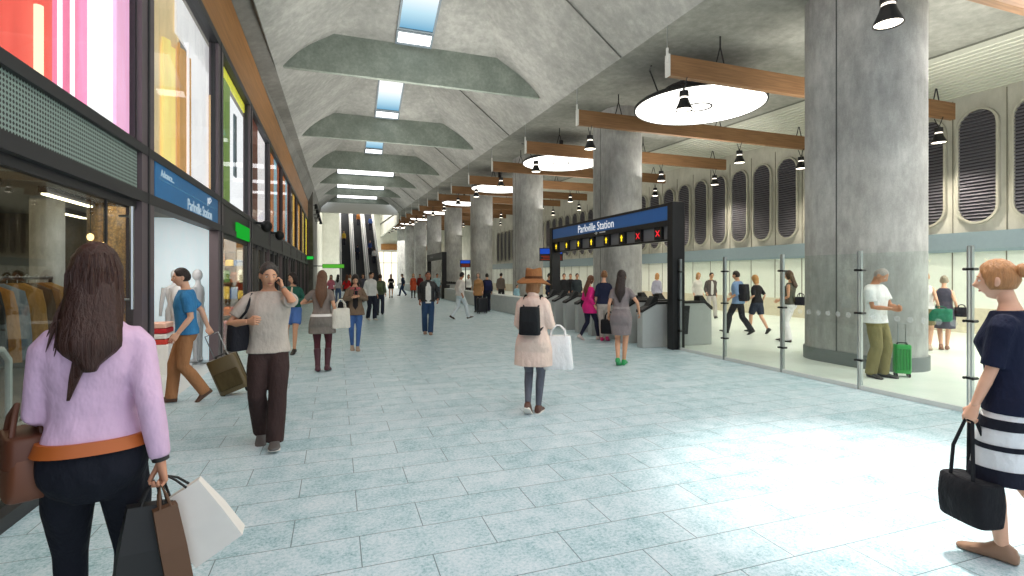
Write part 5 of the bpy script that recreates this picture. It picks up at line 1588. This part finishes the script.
# couple with a suitcase
x, y, a = spot_at(478.3, 312)
person((x, y), a + 190, 1.74, 'f', STAND, [('coat', (184, 138, 92), dict(sleeve=.95, hem=.72, flare=.04)), ('trousers', (44, 44, 54), {})], 'person in a tan coat, left one of the couple with the suitcase', vox=.014, hair='bob', hair_c=GREYH, skin_c=SK_L)
x, y, a = spot_at(487, 311.5)
b, J = person((x, y), a - 12, 1.70, 'm', STAND, [('jacket', (44, 44, 62), dict(sleeve=.95, hem=.84)), ('trousers', (40, 42, 54), {})], 'person in a dark jacket with backpack, right one of the couple with the suitcase', vox=.014, hair='short', hair_c=BLACKH, skin_c=SK_M)
backpack('dark blue backpack on the person beside the tan coat', J, (40, 44, 84), (.17, .09, .42))
x, y, a = spot_at(480.5, 313)
suitcase('black suitcase standing before the couple in the distance', (x, y - .25, 0), .2, 0, (.24, .14, .60), (34, 34, 40), .0)
# people behind the low wall
for px, ty, c1, hs, lab, H in ((501, 28, (122, 110, 102), 'short', 'person in grey-brown standing behind the low wall, left of the third column', 1.74), (468.5, 33, (226, 226, 226), 'bob', 'person in black and white behind the low wall under the small screen', 1.66)):
    u = (px - 512) / F; x, y = ty * (SN + CS * u), ty * (CS - SN * u)
    person((x, y), az_of(x, y) + (20 if px > 500 else 170), H, 'm' if px > 500 else 'f', STAND, [('jacket', c1, dict(sleeve=.95, hem=.86)), ('trousers', (46, 44, 50), {})], lab, vox=.017, hair=hs, hair_c=DARKB, skin_c=SK_M)
u = (517 - 512) / F; x, y = 25 * (SN + CS * u), 25 * (CS - SN * u)
person((x, y), az_of(x, y) + 150, 1.16, 'm', STAND, [('shirt', (150, 190, 206), dict(sleeve=.9, hem=.88)), ('trousers', (60, 66, 84), {})], 'child in a pale blue top behind the low wall beside the third column', vox=.014, hair='short', hair_c=BROWN, skin_c=SK_L)

# woman with the brown hat
x, y, a = spot_at(533, 415)
b, J = person((x, y), a + 14, 1.66, 'f', dict(L=(-.05, -.10, .62, .1), R=(.04, .12, 0), lh=(-.16, .24, 1.03), lel=(-.3, -1, -.4), rh=(.17, .25, 1.10), rel=(.3, -1, -.4), curl=(.7, 1.1), hipy=.02),
       [('coat', cloth((236, 208, 192), .8, bump=.8), dict(sleeve=.95, hem=.60, flare=.12, ease=.030, fold=.025, sleeve_ease=.010, collar=True)), ('leggings', cloth((100, 102, 112)), dict(ease=.008)), ('hat', cloth((150, 100, 60)))],
       'woman from behind in a brown hat and pale pink coat with a black backpack', vox=.009, hair='bob', hair_c=(150, 104, 66), shoes=((92, 58, 46), 's'), skin_c=SK_L, head=(10, 0))
backpack('small black backpack on the woman in the pale pink coat', J, (34, 36, 38), (.13, .06, .34), 1.17, -.155)
tote('large white shopping bag on the right arm of the woman in the hat', J, (.27, .16, 1.06), (.185, .10, .40), (242, 238, 234), 'bag', 'tote_bag', .13, 1.25, math.radians(8))
gR = J['grip'][1]; phone('phone in the right hand of the woman in the brown hat', J, (gR.x, gR.y + .05, gR.z + .04), (-.5, 0, 0))
# people behind the gates
for px, ty, fa, c1, hs, lab in ((549, 21, 100, (44, 52, 74), 'short', 'person in dark blue half hidden behind the brown hat'), (564, 23, 176, (40, 42, 46), 'short', 'leftmost of the three dark figures beyond the ticket gates'),
                        (570.5, 24, 185, (34, 34, 38), 'crop', 'middle of the three dark figures beyond the ticket gates'), (577, 23, 170, (52, 60, 66), 'short', 'rightmost of the three dark figures beyond the ticket gates'),
                        (657, 21, 15, (178, 178, 196), 'bob', 'person in pale lilac beyond the ticket gates, left of the portal post')):
    u = (px - 512) / F; x, y = ty * (SN + CS * u), ty * (CS - SN * u)
    person((x, y), az_of(x, y) + fa, 1.70, 'f' if px > 650 else 'm', STAND, [('jacket', c1, dict(sleeve=.95, hem=.86)), ('trousers', (40, 40, 46), {})], lab, vox=.015, hair=hs, hair_c=BLOND if px > 650 else BLACKH, skin_c=SK_M)
# woman in magenta
x, y, a = spot_at(589, 340)
b, J = person((x, y), a + 55, 1.64, 'f', dict(L=(-.05, -.30, .5), R=(.06, .28, -.2), lh=(-.20, .16, 1.05), rh=(.22, .02, .96), lean=.04, hairlen=.40),
       [('jacket', (226, 44, 130), dict(sleeve=.95, hem=.74, ease=.022)), ('leggings', cloth((34, 36, 56)), {})],
       'long-haired woman in a magenta jacket walking to the ticket gates', vox=.0115, hair='long', hair_c=AUB, shoes=((206, 190, 184), 0), skin_c=SK_L)
tote('dark bag at the left side of the woman in magenta', J, (-.26, .05, 1.12), (.12, .06, .22), (40, 30, 38), 'bag', 'handbag', .08, 1.0)
# woman in navy with pale trousers
x, y, a = spot_at(604, 341)
b, J = person((x, y), a + 8, 1.74, 'f', mixp(STAND, L=(-.06, .05, 0), R=(.09, -.08, .25), rh=(.23, .10, .95)),
       [('shirt', (38, 42, 66), dict(sleeve=.55, hem=.92, ease=.022)), ('trousers', (206, 194, 184), dict(ease=.010, extra=(0, .0, .004, .006, .012)))],
       'woman in a navy top and pale trousers standing at the ticket gates', vox=.0115, hair='bun', hair_c=(128, 86, 52), shoes=((206, 40, 110), 0), skin_c=SK_L)
tote('black travel bag hanging low beside the navy-topped woman', J, (.16, -.26, .78), (.20, .11, .34), (28, 28, 32), 'bag', 'travel_bag', .22, 1.0)
# woman in the grey dress
x, y, a = spot_at(621, 366)
b, J = person((x, y), a + 10, 1.72, 'f', dict(L=(-.05, -.08, .45), R=(.03, .14, -.05), lh=(-.24, .05, .94), rh=(.31, .12, .98), rel=(.7, -1, .2), lean=.04, hairlen=.42),
       [('dress', (134, 124, 124), dict(sleeve=.33, hem=.56, ease=.014, flare=-.02)), ('belt', cloth((150, 142, 140)), dict(z=1.06))],
       'long-haired woman in a short grey dress and green shoes walking to the gates', vox=.0095, hair='long', hair_c=DARKB, shoes=((40, 150, 84), 0), skin_c=SK_M)

# people in the concourse behind the glass
x, y, a = spot_at(698, 316)
person((x, y), a + 150, 1.72, 'f', STAND, [('coat', (232, 226, 222), dict(sleeve=.95, hem=.78)), ('trousers', (216, 212, 208), {})], 'blond woman in white walking beyond the glass beside the man in the dark jacket', vox=.015, hair='bob', hair_c=BLOND, skin_c=SK_L, shoes=((180, 160, 140), 0))
x, y, a = spot_at(711, 318)
person((x, y), a + 160, 1.74, 'm', WALK_L, [('jacket', (92, 82, 82), dict(sleeve=.95, hem=.86)), ('open_front', cloth((224, 220, 216)), dict(hem=.86, w=.05, ease=.028)), ('trousers', (196, 190, 186), {})], 'man in a dark open jacket and pale trousers beyond the glass', vox=.015, hair='short', hair_c=DARKB, skin_c=SK_M)
x, y, a = spot_at(738, 334)
b, J = person((x, y), a - 60, 1.78, 'm', dict(L=(-.06, .32, -.2), R=(.07, -.40, .55), lh=(-.24, .10, 1.0), rh=(.18, .22, 1.1), lean=.04),
       [('shirt', (128, 156, 196), dict(sleeve=.6, hem=.86, ease=.022)), ('trousers', (42, 42, 48), dict(ease=.02))],
       'man in a blue checked shirt with a black backpack striding left behind the glass', vox=.0115, hair='short', hair_c=DARKB, shoes=((30, 28, 28), 0), skin_c=SK_M)
backpack('black backpack on the man in the blue checked shirt', J, (40, 40, 48), (.15, .10, .46), 1.16)
x, y, a = spot_at(757, 333)
b, J = person((x, y), a - 50, 1.64, 'f', dict(L=(-.05, .22, -.1), R=(.06, -.42, .75), lh=(-.22, .14, 1.0), rh=(.23, .0, .95), lean=.06),
       [('shirt', (34, 32, 36), dict(sleeve=.5, hem=.92)), ('shorts', (50, 56, 72), dict(upto=.42, extra=(.015, .02, .02, .02, .02)))],
       'blond woman in black top and dark shorts striding behind the glass', vox=.0115, hair='bob', hair_c=BLOND, shoes=((30, 26, 26), 0), skin_c=SK_L)
x, y, a = spot_at(790, 342)
b, J = person((x, y), a - 70, 1.74, 'f', dict(L=(-.06, .02, 0), R=(.07, .16, -.05), lh=(-.20, .18, 1.02), rh=(.2, .2, 1.05), hairlen=.26),
       [('vest', (92, 92, 84), dict(sleeve=0, hem=.92)), ('trousers', (236, 232, 236), dict(ease=.02, extra=(.004, .012, .02, .03, .05)))],
       'dark-haired woman in white trousers and a grey vest behind the glass', vox=.0105, hair='long', hair_c=(70, 48, 36), shoes=((60, 44, 36), 0), skin_c=SK_M)
tote('dark shoulder bag of the woman in white trousers', J, (-.05, -.26, 1.22), (.13, .06, .20), (44, 44, 54), 'bag', 'handbag', .10, 1.0, math.radians(80))
# man with the green suitcase
x, y, a = spot_at(876, 377)
b, J = person((x, y), a + 118, 1.76, 'm', dict(L=(-.10, .05, 0, .3), R=(.10, -.02, 0, -.3), lh=(-.04, .30, 1.12), rh=(.06, .26, 1.10), rel=(.5, -.9, -.5), lel=(-.7, -.6, -.4), curl=(.9, .8)),
       [('shirt', (238, 234, 232), dict(sleeve=.38, hem=.86, ease=.024, sleeve_ease=.016)), ('trousers', (132, 122, 82), dict(ease=.022, extra=(.004, .012, .018, .024, .034))), ('watch', plain((40, 36, 34), .4), dict(side=-1))],
       'grey-haired man in a white t-shirt and khaki trousers checking his watch', vox=.009, hair='crop', hair_c=(150, 142, 136), shoes=((34, 30, 30), 0), skin_c=SK_T, head=(-10, 32))
x, y, _ = at_ground(902, 376.5)
suitcase('bright green hard-shell suitcase standing before the column', (x, y, 0), -math.radians(az_of(x, y)) + .25, 0, (.115, .09, .46), (40, 150, 62), .40)
# two women with bags
x, y, a = spot_at(925, 350)
b, J = person((x, y), a + 4, 1.70, 'f', mixp(STAND, rh=(.24, .02, .96), R=(.08, -.08, .25)), [('vest', (238, 232, 230), dict(sleeve=.0, hem=.92)), ('shorts', (142, 128, 96), dict(upto=.42, extra=(.015, .02, .02, .02, .02)))],
       'fair-haired woman in a white top walking away beside the massive column', vox=.0105, hair='tail', hair_c=BLOND, shoes=((196, 170, 150), 0), skin_c=SK_L)
tote('green cloth bag carried between the two women behind the glass', J, (.26, .0, .98), (.20, .10, .27), (44, 118, 92), 'bag', 'tote_bag', .06, 1.0, belly=.35)
x, y, a = spot_at(944, 350)
b, J = person((x, y), a + 2, 1.62, 'f', mixp(WALK_R, rh=(.24, .0, .95), R=(.05, .12, 0), L=(-.05, -.10, .4)), [('dress', (80, 78, 92), dict(sleeve=.0, hem=.50, flare=.08, ease=.016))],
       'grey-haired woman in a dark sleeveless dress walking away behind the glass', vox=.0105, hair='bun', hair_c=(150, 138, 120), shoes=((150, 110, 90), 0), skin_c=SK_L)
tote('black bag at the right side of the woman in the dark dress', J, (.29, -.02, 1.02), (.12, .07, .20), (36, 36, 44), 'bag', 'handbag', .07, 1.0)
# riders on the escalators
rd = [(EX[0], 9, (226, 190, 70), 'rider in yellow on the left escalator'), (EX[0], 19, (206, 206, 214), 'pale-shirted rider near the top of the left escalator'), (EX[1], 6, (50, 54, 74), 'rider in dark blue low on the middle escalator'),
      (EX[1], 14, (190, 120, 60), 'rider in orange-brown on the middle escalator'), (EX[1], 20, (178, 196, 220), 'rider in pale blue high on the middle escalator'), (EX[2], 5, (226, 226, 230), 'white-shirted rider low on the right escalator'),
      (EX[2], 7, (64, 84, 150), 'rider in blue low on the right escalator'), (EX[2], 13, (80, 110, 180), 'rider in mid blue halfway up the right escalator'), (EX[2], 20, (200, 160, 140), 'rider in beige high on the right escalator')]
for k, (x, s_, c, lab) in enumerate(rd):
    st = 27.0 / 76; n_ = int(s_ / st); yy = 54.0 + (n_ + .35) * st * math.cos(ang); zz = (n_ + 1) * st * math.sin(ang)
    b, J = person((x + (.18 if k % 2 else -.18), yy), 0 if k % 3 else 180, 1.72, 'm' if k % 2 else 'f', mixp(STAND, L=(-.09, .0, 0), R=(.09, 0, 0)), [('jacket', c, dict(sleeve=.9, hem=.86)), ('trousers', (52, 52, 66), {})], lab, vox=.024, hair='short', hair_c=DARKB, skin_c=SK_M)
    b.location.z = zz
# ------------------------------------------------------------------ light
sc = bpy.context.scene
w = bpy.data.worlds.new('daylight'); sc.world = w; w.use_nodes = True
bgn = w.node_tree.nodes['Background']; bgn.inputs[0].default_value = lin((232, 242, 255)); bgn.inputs[1].default_value = 1.3
def area(name, loc, size, power, col=(255, 250, 244), rot=(0, 0, 0)):
    d = bpy.data.lights.new(name, 'AREA'); d.shape = 'RECTANGLE'; d.size, d.size_y = size; d.energy = power; d.color = lin(col)[:3]
    o = bpy.data.objects.new(name, d); C.objects.link(o); o.location = loc; o.rotation_euler = rot
    return o
area('entrance_fill', (2.5, 1.5, 7.0), (6, 7), 300)  # added lamp overhead out of view, fills the foreground
area('near_concourse_fill', (13.0, 2.0, 6.4), (6, 7), 900)  # added lamp out of view, brightens the near concourse
area('fill_behind', (3.0, -6.5, 4.0), (14, 6), 300, rot=(math.radians(-75), 0, 0))  # added lamp behind the camera, meant as fill
def spot(name, loc, power, ang=110, blend=.8, rad=.12, col=(255, 244, 226), rot=(0, 0, 0)):
    d = bpy.data.lights.new(name, 'SPOT'); d.energy = power; d.spot_size = math.radians(ang); d.spot_blend = blend; d.shadow_soft_size = rad; d.color = lin(col)[:3]
    o = bpy.data.objects.new(name, d); C.objects.link(o); o.location = loc; o.rotation_euler = rot
    return o
for k, yy in enumerate(YW):
    for j, x in enumerate((7.35, 13.1, 15.9)):
        if k > 9 and j: continue
        spot('pendant_light', (x, yy, zw(yy) - .74), (130 if k < 4 else 60) if j == 0 else (420 if k < 5 else 200), 120)
# bright pool on the floor at the right of the entrance
spot('floor_spot', (4.6, 3.2, 6.9), 3000, 36, 1.0, .3, (255, 252, 246), (math.radians(-4), math.radians(4), 0))
for k in range(6):
    area('vault_fill', (2.6, 7.0 + BAY * k, 4.9), (4.0, 5.0), 300 if k < 3 else 210, rot=(PI, 0, 0))  # added fill without a fixture, floats in the hall to brighten the vault
for k in range(7):
    area('concourse_fill', (11.6, 7.0 + BAY * k, 5.0), (4.0, 5.0), 170 if k < 3 else 110, rot=(PI, 0, 0))  # added fill without a fixture, brightens the concourse ceiling
area('shop_white', (-2.8, 9.0, 2.7), (1.0, 3.0), 40)
area('shop_clothes', (-4.5, 6.0, 2.7), (3, 6), 42, (255, 226, 180))
area('shop_goods', (-3.0, 13.6, 2.6), (1.2, 4), 120, (255, 236, 206))
for k in range(4, len(BAYS)):
    y0, y1 = BAYS[k]
    area('shop_dim', (-3.0, (y0 + y1) / 2, 2.7), (1.2, 3), 30, (255, 232, 200))
area('shaft_fill', (3, 72, 12.8), (6, 16), 1900)  # added lamp to brighten the escalator shaft
area('far_fill', (9.5, 76, 6.8), (12, 8), 1500)  # added lamp to brighten the end wall
sc.view_settings.view_transform = 'Standard'
sc.view_settings.look = 'None'
sc.view_settings.exposure = 0.0
sc.cycles.max_bounces = 8
sc.cycles.diffuse_bounces = 4
sc.cycles.transparent_max_bounces = 16
sc.cycles.sample_clamp_indirect = 6.0
